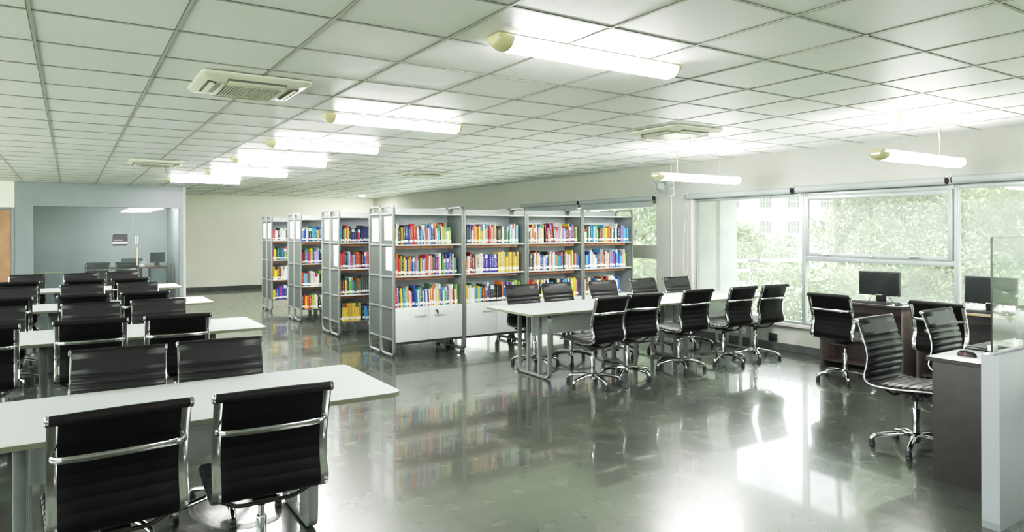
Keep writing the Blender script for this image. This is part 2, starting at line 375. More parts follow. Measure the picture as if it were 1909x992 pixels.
# ------------------------------------------------------------------ mesh helpers
class MB:
    def __init__(self):
        self.v = []; self.f = []; self.m = []
    def add(self, vs, fs, mi=0):
        o = len(self.v)
        self.v.extend([tuple(p) for p in vs])
        for f in fs:
            self.f.append(tuple(i + o for i in f)); self.m.append(mi)
    def box(self, x0, x1, y0, y1, z0, z1, mi=0, b=0.0):
        if b <= 0:
            vs = [(x0, y0, z0), (x1, y0, z0), (x1, y1, z0), (x0, y1, z0), (x0, y0, z1), (x1, y0, z1), (x1, y1, z1), (x0, y1, z1)]
            self.add(vs, [(3, 2, 1, 0), (4, 5, 6, 7), (0, 1, 5, 4), (1, 2, 6, 5), (2, 3, 7, 6), (3, 0, 4, 7)], mi)
            return self
        bm = bmesh.new()
        bmesh.ops.create_cube(bm, size=1.0)
        for v in bm.verts:
            v.co = Vector(((x0 + x1) / 2 + v.co.x * (x1 - x0), (y0 + y1) / 2 + v.co.y * (y1 - y0), (z0 + z1) / 2 + v.co.z * (z1 - z0)))
        bmesh.ops.bevel(bm, geom=bm.edges[:], offset=b, segments=2, affect='EDGES', profile=0.5)
        bm.verts.index_update()
        self.add([v.co[:] for v in bm.verts], [[v.index for v in f.verts] for f in bm.faces], mi)
        bm.free()
        return self
    def sweep(self, path, N, a, b, mi=0, c=0.25, closed=False):
        """Flat bar along a planar path; a = half width along N, b = half thickness in plane."""
        N = Vector(N).normalized(); P = [Vector(p) for p in path]; n = len(P)
        ca, cb = a * (1 - c), b * (1 - c)
        sec = [(-ca, -b), (ca, -b), (a, -cb), (a, cb), (ca, b), (-ca, b), (-a, cb), (-a, -cb)]
        vs = []
        for i in range(n):
            if closed: t = P[(i + 1) % n] - P[i - 1]
            else: t = P[min(i + 1, n - 1)] - P[max(i - 1, 0)]
            t.normalize(); q = N.cross(t); q.normalize()
            for u, w in sec: vs.append(P[i] + N * u + q * w)
        fs = []
        k = 8
        for i in range(n if closed else n - 1):
            j = (i + 1) % n
            for s in range(k):
                s2 = (s + 1) % k
                fs.append((i * k + s, i * k + s2, j * k + s2, j * k + s))
        if not closed:
            fs.append(tuple(range(k - 1, -1, -1))); fs.append(tuple((n - 1) * k + s for s in range(k)))
        self.add(vs, fs, mi); return self
    def tube(self, path, r, n=10, mi=0, closed=False, cap=True):
        P = [Vector(p) for p in path]; L = len(P)
        R = r if isinstance(r, (list, tuple)) else [r] * L
        t0 = (P[1] - P[0]).normalized()
        ref = Vector((0, 0, 1)) if abs(t0.z) < 0.9 else Vector((1, 0, 0))
        u = t0.cross(ref).normalized()
        vs = []
        for i in range(L):
            if closed: t = (P[(i + 1) % L] - P[i - 1]).normalized()
            else: t = (P[min(i + 1, L - 1)] - P[max(i - 1, 0)]).normalized()
            u = (u - t * u.dot(t)).normalized(); w = t.cross(u)
            for k in range(n):
                a = 2 * PI * k / n
                vs.append(P[i] + (u * math.cos(a) + w * math.sin(a)) * R[i])
        fs = []
        for i in range(L if closed else L - 1):
            j = (i + 1) % L
            for k in range(n):
                k2 = (k + 1) % n
                fs.append((i * n + k, i * n + k2, j * n + k2, j * n + k))
        if cap and not closed:
            fs.append(tuple(range(n - 1, -1, -1))); fs.append(tuple((L - 1) * n + k for k in range(n)))
        self.add(vs, fs, mi); return self
    def lathe(self, prof, n=20, mi=0, cx=0, cy=0, cz=0, axis='z'):
        vs = []; fs = []
        for r, z in prof:
            for k in range(n):
                a = 2 * PI * k / n
                x, y = r * math.cos(a), r * math.sin(a)
                if axis == 'z': vs.append((cx + x, cy + y, cz + z))
                elif axis == 'x': vs.append((cx + z, cy + x, cz + y))
                else: vs.append((cx + y, cy + z, cz + x))
        L = len(prof)
        for i in range(L - 1):
            for k in range(n):
                k2 = (k + 1) % n
                fs.append((i * n + k, i * n + k2, (i + 1) * n + k2, (i + 1) * n + k))
        fs.append(tuple(range(n - 1, -1, -1))); fs.append(tuple((L - 1) * n + k for k in range(n)))
        self.add(vs, fs, mi); return self
    def slab(self, x0, x1, y0, y1, z0, z1, r, mi_top=0, mi_edge=1, seg=6):
        """Horizontal board with rounded corners; edge band in its own material."""
        pts = []
        for cx, cy, a0 in ((x1 - r, y1 - r, 0), (x0 + r, y1 - r, PI / 2), (x0 + r, y0 + r, PI), (x1 - r, y0 + r, 1.5 * PI)):
            for k in range(seg + 1):
                a = a0 + PI / 2 * k / seg
                pts.append((cx + r * math.cos(a), cy + r * math.sin(a)))
        n = len(pts)
        e = 0.0015
        def ring(z, ins):
            mx, my = (x0 + x1) / 2, (y0 + y1) / 2
            return [(mx + (p[0] - mx) * (1 - ins / (x1 - x0) * 2), my + (p[1] - my) * (1 - ins / (y1 - y0) * 2), z) for p in pts]
        vs = ring(z0, e) + ring(z0 + e, 0) + ring(z1 - e, 0) + ring(z1, e)
        fe = []
        for i in range(3):
            for k in range(n):
                k2 = (k + 1) % n
                fe.append((i * n + k, i * n + k2, (i + 1) * n + k2, (i + 1) * n + k))
        o = len(self.v)
        self.add(vs, fe, mi_edge)
        self.f.append(tuple(o + 3 * n + k for k in range(n))); self.m.append(mi_top)
        self.f.append(tuple(o + k for k in range(n - 1, -1, -1))); self.m.append(mi_edge)
        return self
    def build(self, name, mats, parent=None, smooth=True, ang=38):
        me = bpy.data.meshes.new(name)
        me.from_pydata(self.v, [], self.f)
        if not isinstance(mats, (list, tuple)): mats = [mats]
        for m_ in mats: me.materials.append(M[m_] if isinstance(m_, str) else m_)
        me.polygons.foreach_set('material_index', self.m)
        if smooth:
            me.polygons.foreach_set('use_smooth', [True] * len(self.f))
            me.set_sharp_from_angle(angle=math.radians(ang))
        me.update()
        o = bpy.data.objects.new(name, me)
        COL.objects.link(o)
        if parent is not None: o.parent = parent
        return o

def tag(o, label=None, cat=None, group=None, kind=None):
    if label: o['label'] = label
    if cat: o['category'] = cat
    if group: o['group'] = group
    if kind: o['kind'] = kind
    return o

def thing(name, label, cat, loc=(0, 0, 0), rz=0.0, group=None):
    o = bpy.data.objects.new(name, None)
    o.empty_display_size = 0.1
    COL.objects.link(o)
    o.location = loc; o.rotation_euler = (0, 0, rz)
    return tag(o, label, cat, group)

def dup(root, loc, rz, label, group=None):
    r = root.copy(); COL.objects.link(r)
    r.location = loc; r.rotation_euler = (0, 0, rz)
    r['label'] = label
    if group: r['group'] = group
    for ch in list(root.children):
        c = ch.copy(); COL.objects.link(c); c.parent = r
        for g in list(ch.children):
            d = g.copy(); COL.objects.link(d); d.parent = c
    return r

def struct(name, mb, mats, parent=None, smooth=False):
    o = mb.build(name, mats, parent, smooth)
    if parent is None: o['kind'] = 'structure'
    return o

def crom(pts, n=8):
    """Catmull-Rom samples through the points."""
    P = [Vector(p) for p in pts]; P = [P[0] * 2 - P[1]] + P + [P[-1] * 2 - P[-2]]
    out = []
    for i in range(1, len(P) - 2):
        for k in range(n):
            t = k / n
            a, b, c, d = P[i - 1], P[i], P[i + 1], P[i + 2]
            out.append(0.5 * ((2 * b) + (c - a) * t + (2 * a - 5 * b + 4 * c - d) * t * t + (3 * b - a - 3 * c + d) * t ** 3))
    out.append(P[-2].copy())
    return out

def round_path(pts, r, seg=5, closed=False):
    """Polyline with rounded corners."""
    P = [Vector(p) for p in pts]; n = len(P); out = []
    for i in range(n):
        if not closed and i in (0, n - 1):
            out.append(P[i]); continue
        a = (P[i - 1] - P[i]); b = (P[(i + 1) % n] - P[i])
        rr = min(r, a.length * 0.49, b.length * 0.49)
        s, e = P[i] + a.normalized() * rr, P[i] + b.normalized() * rr
        for k in range(seg + 1):
            t = k / seg
            out.append(s * (1 - t) ** 2 + P[i] * 2 * t * (1 - t) + e * t * t)
    return out

# ------------------------------------------------------------------ camera
F_PX, CX, CY, YAW, ROLL, EYE = 1268.0, 954.5, 432.2, 0.5763, -0.0032, 1.6
CEIL = 2.6568
TILE = 0.62857
def set_camera():
    c, s = math.cos(YAW), math.sin(YAW); cr, sr = math.cos(ROLL), math.sin(ROLL)
    fw = Vector((s, c, 0)); r0 = Vector((c, -s, 0)); up0 = Vector((0, 0, 1))
    rt = r0 * cr + up0 * sr; up = up0 * cr - r0 * sr
    cam = bpy.data.cameras.new('camera'); o = bpy.data.objects.new('camera', cam); COL.objects.link(o)
    mw = Matrix((( rt.x, up.x, -fw.x, 0), (rt.y, up.y, -fw.y, 0), (rt.z, up.z, -fw.z, EYE), (0, 0, 0, 1)))
    o.matrix_world = mw
    cam.sensor_fit = 'HORIZONTAL'; cam.sensor_width = 36.0
    cam.lens = F_PX / 1909 * 36.0
    cam.shift_x = 0.0
    cam.shift_y = -(496 - CY) / 1909
    cam.clip_start = 0.05; cam.clip_end = 400
    scene.camera = o
set_camera()

# ------------------------------------------------------------------ room shell
XW = 8.0          # window wall inner face
XL = -4.6         # far side wall
YB = 20.3         # back wall
YN = -4.2         # wall behind the camera
WT = 0.22         # wall thickness
struct('floor', MB().box(XL - WT, XW + WT, YN - WT, YB + WT, -0.12, 0), 'stone_floor')
struct('ceiling', MB().box(XL - WT, XW + WT, YN - WT, YB + WT, CEIL, CEIL + 0.25), 'ceiling_tile')
# suspended ceiling grid
g = MB()
gx0, gy0 = -0.2526 * TILE, 4.247 * TILE
i0, i1 = math.ceil((XL - gx0) / TILE), math.floor((XW - gx0) / TILE)
j0, j1 = math.ceil((YN - gy0) / TILE), math.floor((YB - gy0) / TILE)
for i in range(i0, i1 + 1):
    x = gx0 + i * TILE
    g.box(x - 0.007, x + 0.007, YN, YB, CEIL - 0.005, CEIL + 0.002, 0)
    g.box(x - 0.011, x - 0.007, YN, YB, CEIL - 0.0025, CEIL + 0.002, 1)
for j in range(j0, j1 + 1):
    y = gy0 + j * TILE
    g.box(XL, XW, y - 0.007, y + 0.007, CEIL - 0.0047, CEIL + 0.002, 0)
    g.box(XL, XW, y - 0.010, y - 0.007, CEIL - 0.0022, CEIL + 0.002, 1)
struct('trim_1', g, ['grid_bar', 'grid_edge'])

# window wall with two openings
SILL, HEAD = 0.375, 2.10
W1A, W1B = -3.9, 7.20       # big opening
W2A, W2B = 8.0, 20.0        # opening beyond the bookcases, far end added to light the back wall
w = MB()
w.box(XW, XW + WT, YN - WT, YB + WT, HEAD, CEIL)
w.box(XW, XW + WT, W1A, W1B, 0, SILL)
w.box(XW, XW + WT, W2A, W2B, 0, SILL)
w.box(XW, XW + WT, YN - WT, W1A, 0, HEAD)
w.box(XW, XW + WT, W1B, W2A, 0, HEAD)
w.box(XW, XW + WT, W2B, YB + WT, 0, HEAD)
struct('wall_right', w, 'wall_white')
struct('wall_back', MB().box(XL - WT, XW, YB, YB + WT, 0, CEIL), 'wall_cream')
W3A, W3B, S3, H3 = -3.6, 16.6, 0.55, 2.45  # openings out of view, added to brighten the room
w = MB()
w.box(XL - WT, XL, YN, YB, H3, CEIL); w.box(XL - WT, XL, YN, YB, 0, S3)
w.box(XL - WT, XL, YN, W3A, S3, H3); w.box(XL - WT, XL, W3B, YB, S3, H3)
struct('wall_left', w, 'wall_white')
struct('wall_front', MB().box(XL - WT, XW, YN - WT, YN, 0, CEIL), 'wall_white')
struct('baseboard_right', MB().box(XW - 0.015, XW - 0.0005, YN, YB - 0.02, 0, 0.10, b=0.003), 'skirt')
struct('baseboard_back', MB().box(2.2, XW - 0.02, YB - 0.015, YB - 0.0005, 0, 0.11, b=0.003), 'skirt')
# window ledge
struct('trim_2', MB().box(XW - 0.035, XW + 0.03, W1A, W1B, SILL - 0.045, SILL, b=0.006), 'wall_white')
struct('trim_3', MB().box(XW - 0.02, XW + 0.03, W2A, W2B, SILL - 0.04, SILL, b=0.006), 'wall_white')

# windows: aluminium frames with panes hazed for dust and daylight glare
def window(name, y0, y1, kind):
    fr = MB()
    xa, xb = XW + 0.03, XW + 0.085
    t = 0.026
    fr.box(xa, xb, y0, y0 + t, SILL, HEAD, b=0.004)
    fr.box(xa, xb, y1 - t, y1, SILL, HEAD, b=0.004)
    fr.box(xa, xb, y0 + t, y1 - t, HEAD - 0.05, HEAD, b=0.004)
    fr.box(xa, xb, y0 + t, y1 - t, SILL, SILL + 0.03, b=0.004)
    zm = 1.235
    if kind != 'single':
        fr.box(xa, xb + 0.01, y0 + t, y1 - t, zm - 0.03, zm + 0.03, b=0.004)
    o = fr.build(name, 'alu', None); o['kind'] = 'structure'
    xg = XW + 0.055
    def pane(a, b_, c, d):
        p_ = MB().box(xg - 0.003, xg + 0.003, a, b_, c, d).build('pane', 'window_glass', o, smooth=False)
        return p_
    if kind == 'single':
        pane(y0 + t, y1 - t, SILL + 0.03, HEAD - 0.05)
    else:
        pane(y0 + t, y1 - t, SILL + 0.03, zm - 0.03)
        if kind == 'awning':
            s = MB()
            x2, x3 = XW + 0.012, XW + 0.05
            a, b_, c, d = y0 + t + 0.006, y1 - t - 0.006, zm + 0.034, HEAD - 0.056
            q = 0.048
            s.box(x2, x3, a, a + q, c, d, b=0.005); s.box(x2, x3, b_ - q, b_, c, d, b=0.005)
            s.box(x2, x3, a + q, b_ - q, c, c + q, b=0.005); s.box(x2, x3, a + q, b_ - q, d - q, d, b=0.005)
            so = s.build('sash', 'alu', o)
            MB().box(XW + 0.03, XW + 0.036, a + q, b_ - q, c + q, d - q).build('sash_pane', 'window_glass', so, smooth=False)
            for yy in (y0 + 0.42, y1 - 0.33):
                h = MB()
                h.tube(round_path([(x2, yy - 0.05, c + 0.03), (x2 - 0.03, yy - 0.05, c + 0.03), (x2 - 0.03, yy + 0.05, c + 0.03), (x2, yy + 0.05, c + 0.03)], 0.012), 0.006, 8)
                h.box(x2 - 0.006, x2, yy - 0.065, yy + 0.065, c + 0.015, c + 0.04, b=0.002)
                h.build('window_handle', 'chrome_dull', so)
            MB().box(x2 - 0.02, x2, (a + b_) / 2 - 0.02, (a + b_) / 2 + 0.02, c + 0.005, c + 0.03, b=0.004).build('latch', 'chrome_dull', so)
        else:
            pane(y0 + t, y1 - t, zm + 0.03, HEAD - 0.05)
    return o
ys = [(5.375, W1B, 'single'), (3.545, 5.375, 'awning'), (1.72, 3.545, 'single'), (-0.1, 1.72, 'awning'), (-1.9, -0.1, 'single'), (W1A, -1.9, 'awning')]
for k, (a, b_, kd) in enumerate(ys): window('window_%d' % (k + 1), a, b_, kd)
for k, (a, b_) in enumerate([(8.0, 9.8), (9.8, 11.6), (11.6, 13.4), (13.4, 15.2), (15.2, 17.0), (17.0, 18.5), (18.5, 20.0)]):
    o = window('window_%d' % (k + 7), a, b_, 'split')
n3 = 8
for k in range(n3):
    a = W3A + (W3B - W3A) * k / n3; b_ = W3A + (W3B - W3A) * (k + 1) / n3
    fr = MB()
    fr.box(XL - 0.09, XL - 0.03, a, a + 0.03, S3, H3); fr.box(XL - 0.09, XL - 0.03, b_ - 0.03, b_, S3, H3)
    fr.box(XL - 0.09, XL - 0.03, a + 0.03, b_ - 0.03, S3, S3 + 0.04); fr.box(XL - 0.09, XL - 0.03, a + 0.03, b_ - 0.03, H3 - 0.04, H3)
    o = fr.build('window_%d' % (21 + k), 'alu'); o['kind'] = 'structure'  # unseen window added as fill light
    MB().box(XL - 0.063, XL - 0.057, a + 0.03, b_ - 0.03, S3 + 0.04, H3 - 0.04).build('pane', 'window_glass', o, smooth=False)
# broad grey transom across the farther windows
struct('trim_4', MB().box(XW + 0.015, XW + 0.1, W2A, W2B, 1.15, 1.37, b=0.004), 'wall_white')

# conduit and casing on the pier between the windows
c_ = MB(); c_.tube([(XW - 0.012, 7.655, 0.1), (XW - 0.012, 7.655, CEIL)], 0.011, 8)
c_.box(XW - 0.016, XW - 0.0005, 7.22, 7.25, SILL, HEAD + 0.02)
struct('trim_5', c_, 'conduit')

# roller blinds, rolled up
def blind(y0, y1, z, label, flat=False, x=XW - 0.045):
    r = 0.042
    t_ = thing('roller_blind', label, 'blind', (x, y0, z), group='grey roller blinds over the windows')
    L = y1 - y0
    m_ = MB().lathe([(r, 0.015), (r, L - 0.03)], 24, axis='y')
    m_.build('rolled_fabric', 'blind', t_)
    for y0_ in (0.0, L - 0.028):
        MB().lathe([(0.012, y0_ - 0.002), (0.036, y0_), (0.036, y0_ + 0.014), (0.012, y0_ + 0.016)], 20, axis='y').build('end_disc', 'black_plastic', t_)
    for yy in (0.0, L - 0.02):
        MB().box(0.0, 0.0435, yy + 0.002, yy + 0.012, -0.02, 0.055, b=0.002).build('wall_bracket', 'white_plastic', t_)
    if flat:
        MB().box(-0.004, 0.004, 0.03, L - 0.045, -0.14, -0.03).build('hanging_fabric', 'blind', t_)
        MB().box(-0.008, 0.008, 0.03, L - 0.045, -0.15, -0.137, b=0.003).build('bottom_bar', 'white_plastic', t_)
    return t_
blind(5.485, 7.33, 2.128, 'grey roller blind rolled up above the fixed pane beside the pale pier')
blind(3.60, 5.455, 2.138, 'grey roller blind rolled up above the window with the hinged upper sash')
blind(1.70, 3.57, 2.145, 'grey roller blind rolled up above the leafy pane beyond the hinged window')
blind(8.0, 9.93, 2.135, 'grey roller blind partly lowered behind the end bookcase beside the wall fan', True)
blind(9.96, 11.9, 2.135, 'grey roller blind partly lowered above the bookcases, next one behind the fan blind', True)
# blind cord loop on the pier
cp = crom([(XW - 0.02, 7.30, 2.06), (XW - 0.02, 7.31, 1.5), (XW - 0.022, 7.31, 1.05), (XW - 0.022, 7.335, 0.94), (XW - 0.022, 7.375, 0.93), (XW - 0.022, 7.40, 1.02), (XW - 0.02, 7.385, 1.5), (XW - 0.02, 7.32, 2.06)], 8)
tag(MB().tube(cp, 0.004, 6).build('blind_cord', 'white_plastic'), 'thin white blind cord loop hanging on the pier beside the window', 'cord')

# sockets
s = MB().box(XW - 0.016, XW - 0.0005, 5.745, 5.875, 0.105, 0.215, b=0.006)
so = s.build('floor_socket', 'black_plastic'); tag(so, 'black square socket box low on the wall under the window', 'socket')
s = MB().box(XW - 0.012, XW - 0.0005, 6.26, 6.46, 0.14, 0.235, b=0.004)
so = s.build('wall_socket', 'white_plastic'); tag(so, 'white triple socket plate low on the wall behind the reading table', 'socket')
for k in range(3):
    h = MB()
    yy = 6.30 + k * 0.06
    for dy, dz in ((0, 0.028), (-0.012, 0.0), (0.012, 0.0)):
        h.box(XW - 0.0135, XW - 0.0115, yy + dy - 0.004, yy + dy + 0.004, 0.175 + dz, 0.184 + dz)
    h.build('pin_holes', 'black_plastic', so, smooth=False)

# ------------------------------------------------------------------ chairs
PROF = [(-0.300, 0.925), (-0.278, 0.855), (-0.252, 0.775), (-0.232, 0.70), (-0.225, 0.64), (-0.232, 0.57), (-0.247, 0.505), (-0.248, 0.47), (-0.232, 0.442),
        (-0.195, 0.425), (-0.12, 0.420), (-0.02, 0.424), (0.10, 0.436), (0.19, 0.446), (0.225, 0.446), (0.245, 0.436)]
PROF = [(a, 0.925 - (0.925 - b) * 0.915) for a, b in PROF]
def make_chair():
    root = thing('office_chair', 'chair', 'chair', group='black ribbed swivel chairs')
    path = crom([(0, y, z) for y, z in PROF], 6)
    # side rails
    for sx in (-1, 1):
        MB().sweep([(p.x + sx * 0.222, p.y, p.z) for p in path], (1, 0, 0), 0.0175, 0.0065, c=0.3).build('side_rail', 'chrome', root)
    # padded sling : arc length samples
    dense = crom([(0, y, z) for y, z in PROF], 14)
    S = [0.0]
    for i in range(1, len(dense)): S.append(S[-1] + (dense[i] - dense[i - 1]).length)
    tot = S[-1]
    def pad(s0, s1, name):
        mb = MB()
        xs = [-0.206, -0.200, -0.1, 0.0, 0.1, 0.200, 0.206]
        xf = [-0.236, -0.228, -0.1, 0.0, 0.1, 0.228, 0.236]
        idx = [i for i in range(len(dense)) if s0 - 1e-6 <= S[i] <= s1 + 1e-6]
        rows_f, rows_b = [], []
        for i in idx:
            t = (dense[min(i + 1, len(dense) - 1)] - dense[max(i - 1, 0)]).normalized()
            nrm = Vector((0, -t.z, t.y))
            if nrm.y < 0 and abs(t.z) > 0.5: nrm = -nrm
            if abs(t.z) <= 0.5 and nrm.z < 0: nrm = -nrm
            s_ = S[i]
            if s_ < 0.135: rib = 0.6 + 0.4 * math.sin(PI * min(1, s_ / 0.135)) ** 0.5 if s_ < 0.12 else 0.6 * (0.135 - s_) / 0.015
            elif s_ > tot - 0.03: rib = max(0.0, (tot - s_) / 0.03)
            else: rib = abs(math.sin(PI * (s_ - 0.135) / 0.0495)) ** 0.55
            tf, tb = 0.0085 + 0.014 * rib, 0.005 + 0.0035 * rib
            c = dense[i]
            rows_f.append([c + nrm * (tf if 0 < k < 6 else 0.0078) + Vector((x, 0, 0)) for k, x in enumerate(xf)])
            rows_b.append([c - nrm * (tb * (1 if 0 < k < 6 else 0.35)) + Vector((x, 0, 0)) for k, x in enumerate(xs)])
        n = len(idx); k = len(xs)
        vs = [p for r in rows_f for p in r] + [p for r in rows_b for p in r]
        ff, fb = [], []
        for i in range(n - 1):
            for j in range(k - 1):
                ff.append((i * k + j, i * k + j + 1, (i + 1) * k + j + 1, (i + 1) * k + j))
                o = n * k
                fb.append((o + i * k + j, o + (i + 1) * k + j, o + (i + 1) * k + j + 1, o + i * k + j + 1))
            for j, rev in ((0, 0), (k - 1, 1)):
                q = (i * k + j, (i + 1) * k + j, n * k + (i + 1) * k + j, n * k + i * k + j)
                ff.append(q if not rev else q[::-1])
        for i, rev in ((0, 0), (n - 1, 1)):
            for j in range(k - 1):
                q = (i * k + j, n * k + i * k + j, n * k + i * k + j + 1, i * k + j + 1)
                ff.append(q if not rev else q[::-1])
        o = len(mb.v); mb.add(vs, ff, 0)
        for f in fb: mb.f.append(f); mb.m.append(1)
        ob = mb.build(name, ['leather', 'leather_back'], root, ang=60)
        bm = bmesh.new(); bm.from_mesh(ob.data); bmesh.ops.recalc_face_normals(bm, faces=bm.faces); bm.to_mesh(ob.data); bm.free()
        return ob
    sb = None
    for i, p in enumerate(dense):
        if p.z < 0.486 and sb is None: sb = S[i]
    b_ = pad(0, sb, 'backrest'); pad(sb, tot, 'seat')
    # rolled top and front edges with chrome caps
    ty, tz = PROF[0][0] - 0.004, PROF[0][1] + 0.002
    MB().lathe([(0.012, -0.236), (0.0195, -0.23), (0.021, -0.1), (0.0215, 0), (0.021, 0.1), (0.0195, 0.23), (0.012, 0.236)], 16, cy=ty, cz=tz, axis='x').build('head_roll', 'roll_black', root)
    for sx in (-1, 1):
        cp = MB()
        cp.lathe([(0.017, sx * 0.232), (0.020, sx * 0.236), (0.020, sx * 0.243), (0.014, sx * 0.247), (0.009, sx * 0.2472), (0.009, sx * 0.244)][:: 1], 16, cy=ty, cz=tz, axis='x')
        cp.build('end_cap', 'chrome', root)
    fy, fz = PROF[-1]
    MB().lathe([(0.008, -0.236), (0.012, -0.232), (0.012, 0.232), (0.008, 0.236)], 12, cy=fy, cz=fz, axis='x').build('seat_front_edge', 'leather', root)
    # bowed back brace
    zb = 0.779
    yb = -0.249
    bp = crom([(-0.226, yb - 0.004, zb), (-0.222, yb - 0.022, zb), (-0.205, yb - 0.042, zb), (-0.165, yb - 0.055, zb), (-0.08, yb - 0.062, zb), (0, yb - 0.064, zb),
               (0.08, yb - 0.062, zb), (0.165, yb - 0.055, zb), (0.205, yb - 0.042, zb), (0.222, yb - 0.022, zb), (0.226, yb - 0.004, zb)], 4)
    MB().sweep(bp, (0, 0, 1), 0.0125, 0.006, c=0.45).build('back_brace', 'chrome', root)
    # braces under the seat
    for y0 in (-0.12, 0.10):
        z0 = 0.446 if y0 < 0 else 0.466
        MB().tube(round_path([(-0.215, y0, z0 + 0.012), (-0.195, y0, z0 - 0.004), (-0.12, y0 * 0.8, z0 - 0.05), (0.12, y0 * 0.8, z0 - 0.05), (0.195, y0, z0 - 0.004), (0.215, y0, z0 + 0.012)], 0.03), 0.0095, 8).build('seat_brace', 'brace_dark', root)
    mp = MB().box(-0.055, 0.055, -0.105, 0.09, 0.396, 0.412, b=0.006)
    mp.build('mounting_plate', 'brace_dark', root)
    lv = MB().tube([(0.04, 0.0, 0.411), (0.14, 0.02, 0.413), (0.20, 0.03, 0.409)], 0.006, 8); lv.build('height_lever', 'black_plastic', root)
    # gas column
    col = MB().lathe([(0.015, 0.10), (0.015, 0.385)], 16)
    co = col.build('gas_column', 'chrome', root)
    MB().lathe([(0.024, 0.10), (0.0245, 0.295), (0.021, 0.302), (0.016, 0.302)], 20).build('column_sleeve', 'chrome', co)
    MB().lathe([(0.021, 0.352), (0.0235, 0.356), (0.0235, 0.407)], 18).build('column_collar', 'black_plastic', co)
    MB().lathe([(0.022, 0.052), (0.034, 0.07), (0.036, 0.12), (0.028, 0.128)], 18).build('base_hub', 'chrome', root)
    # five star legs with glides
    for k in range(5):
        a = 2 * PI * k / 5 + PI / 2
        d = Vector((math.cos(a), math.sin(a), 0)); q = Vector((-d.y, d.x, 0))
        spine = crom([d * 0.02 + Vector((0, 0, 0.105)), d * 0.10 + Vector((0, 0, 0.108)), d * 0.20 + Vector((0, 0, 0.094)), d * 0.265 + Vector((0, 0, 0.076)), d * 0.29 + Vector((0, 0, 0.052))], 5)
        wd = [0.024 - 0.008 * (i / (len(spine) - 1)) for i in range(len(spine))]
        mb = MB(); vs = []; n = 10
        for i, p in enumerate(spine):
            t = (spine[min(i + 1, len(spine) - 1)] - spine[max(i - 1, 0)]).normalized(); u = q.cross(t) * -1
            for j in range(n):
                an = 2 * PI * j / n
                vs.append(p + q * (math.cos(an) * wd[i]) + u * (math.sin(an) * 0.016))
        fs = []
        for i in range(len(spine) - 1):
            for j in range(n):
                j2 = (j + 1) % n
                fs.append((i * n + j, i * n + j2, (i + 1) * n + j2, (i + 1) * n + j))
        fs.append(tuple(range(n))); fs.append(tuple((len(spine) - 1) * n + j for j in range(n - 1, -1, -1)))
        mb.add(vs, fs)
        leg = mb.build('leg', 'chrome', root)
        MB().lathe([(0.019, 0.0), (0.022, 0.004), (0.022, 0.016), (0.018, 0.022), (0.021, 0.027), (0.019, 0.042), (0.013, 0.052)], 14, cx=d.x * 0.285, cy=d.y * 0.285).build('glide', 'black_plastic', leg)
    return root
chair0 = make_chair()
_first = [True]
def chair(x, y, deg, label, group, base=0):
    o = chair_(x, y, deg, label, group)
    for c in o.children:
        if c.name.startswith('leg'): c.rotation_euler = (0, 0, math.radians(base))
    return o
def chair_(x, y, deg, label, group):
    """deg 0: sitter faces +y, away from the camera side."""
    rz = math.radians(deg)
    if _first[0]:
        _first[0] = False
        chair0.location = (x, y, 0); chair0.rotation_euler = (0, 0, rz); chair0['label'] = label; chair0['group'] = group
        return chair0
    return dup(chair0, (x, y, 0), rz, label, group)

G1 = 'black ribbed chairs at the rows of white desks'
rows = [(3.44, 4.37), (6.48, 7.36), (9.2, 10.08), (12.1, 12.98)]
rown = ['first', 'second', 'third', 'fourth']
nearN = [2.955, 6.05, 8.6, 11.35]
farF = [4.495, 7.53, 10.26, 13.2]
seatn = ['aisle seat', 'second seat from the aisle', 'third seat from the aisle']
cxs = [0.735, 0.145, -0.575]
for r in range(4):
    for k in range(3):
        if r == 0 and k == 2: continue
        jit = {(0, 0): (0, -2), (0, 1): (0, 4), (1, 0): (0.01, -3), (1, 1): (0, -2)}.get((r, k), (random.uniform(-0.015, 0.015), random.uniform(-3, 3)))
        chair(cxs[k] + jit[0], nearN[r] + 0.30, jit[1], 'black chair seen from behind, %s of the %s white table row' % (seatn[k], rown[r]), G1, 36 * (k == 1) + (r == 0 and k == 0) * 12)
        jf = {(0, 0): (0.02, -4), (0, 1): (0.06, -6)}.get((r, k), (random.uniform(-0.015, 0.015), random.uniform(-4, 3)))
        chair(cxs[k] + jf[0], farF[r] - 0.30, 180 + jf[1], 'black chair facing us, %s of the %s white table row' % (seatn[k], rown[r]), G1, 36 * (k == 1))

G2 = 'black ribbed chairs around the long reading table'
pos = ['first', 'second', 'third', 'fourth', 'fifth']
for k, (x, y, d) in enumerate([(4.565, 5.49, 4), (5.125, 5.57, -7), (5.94, 5.58, 0), (6.67, 5.545, 1), (7.225, 5.51, -1)]):
    chair(x, y, d, 'black chair seen from behind at the long reading table, %s from its aisle end' % pos[k], G2, (22, -16, 4, 36, -6)[k])
for k, (x, y, d) in enumerate([(4.66, 6.68, 178), (5.225, 6.70, 181), (5.95, 6.66, 180), (6.69, 6.66, 181), (7.29, 6.62, 178)]):
    c = chair(x, y, d, 'black chair facing us behind the long reading table, %s from its aisle end' % pos[k], G2, (0, 36, 0, 0, 36)[k])
    if k == 4:
        c['label'] = 'black chair with slim armrests at the window end behind the reading table'
        for sx in (-1, 1):
            ar = MB().sweep(round_path([(sx * 0.225, -0.245, 0.60), (sx * 0.27, -0.17, 0.625), (sx * 0.27, 0.06, 0.63), (sx * 0.265, 0.10, 0.60), (sx * 0.235, 0.08, 0.45)], 0.05), (1, 0, 0), 0.013, 0.006)
            ao = ar.build('armrest', 'chrome', c)
            MB().box(sx * 0.27 - 0.02, sx * 0.27 + 0.02, -0.14, 0.06, 0.634, 0.652, b=0.006).build('arm_pad', 'black_plastic', ao)
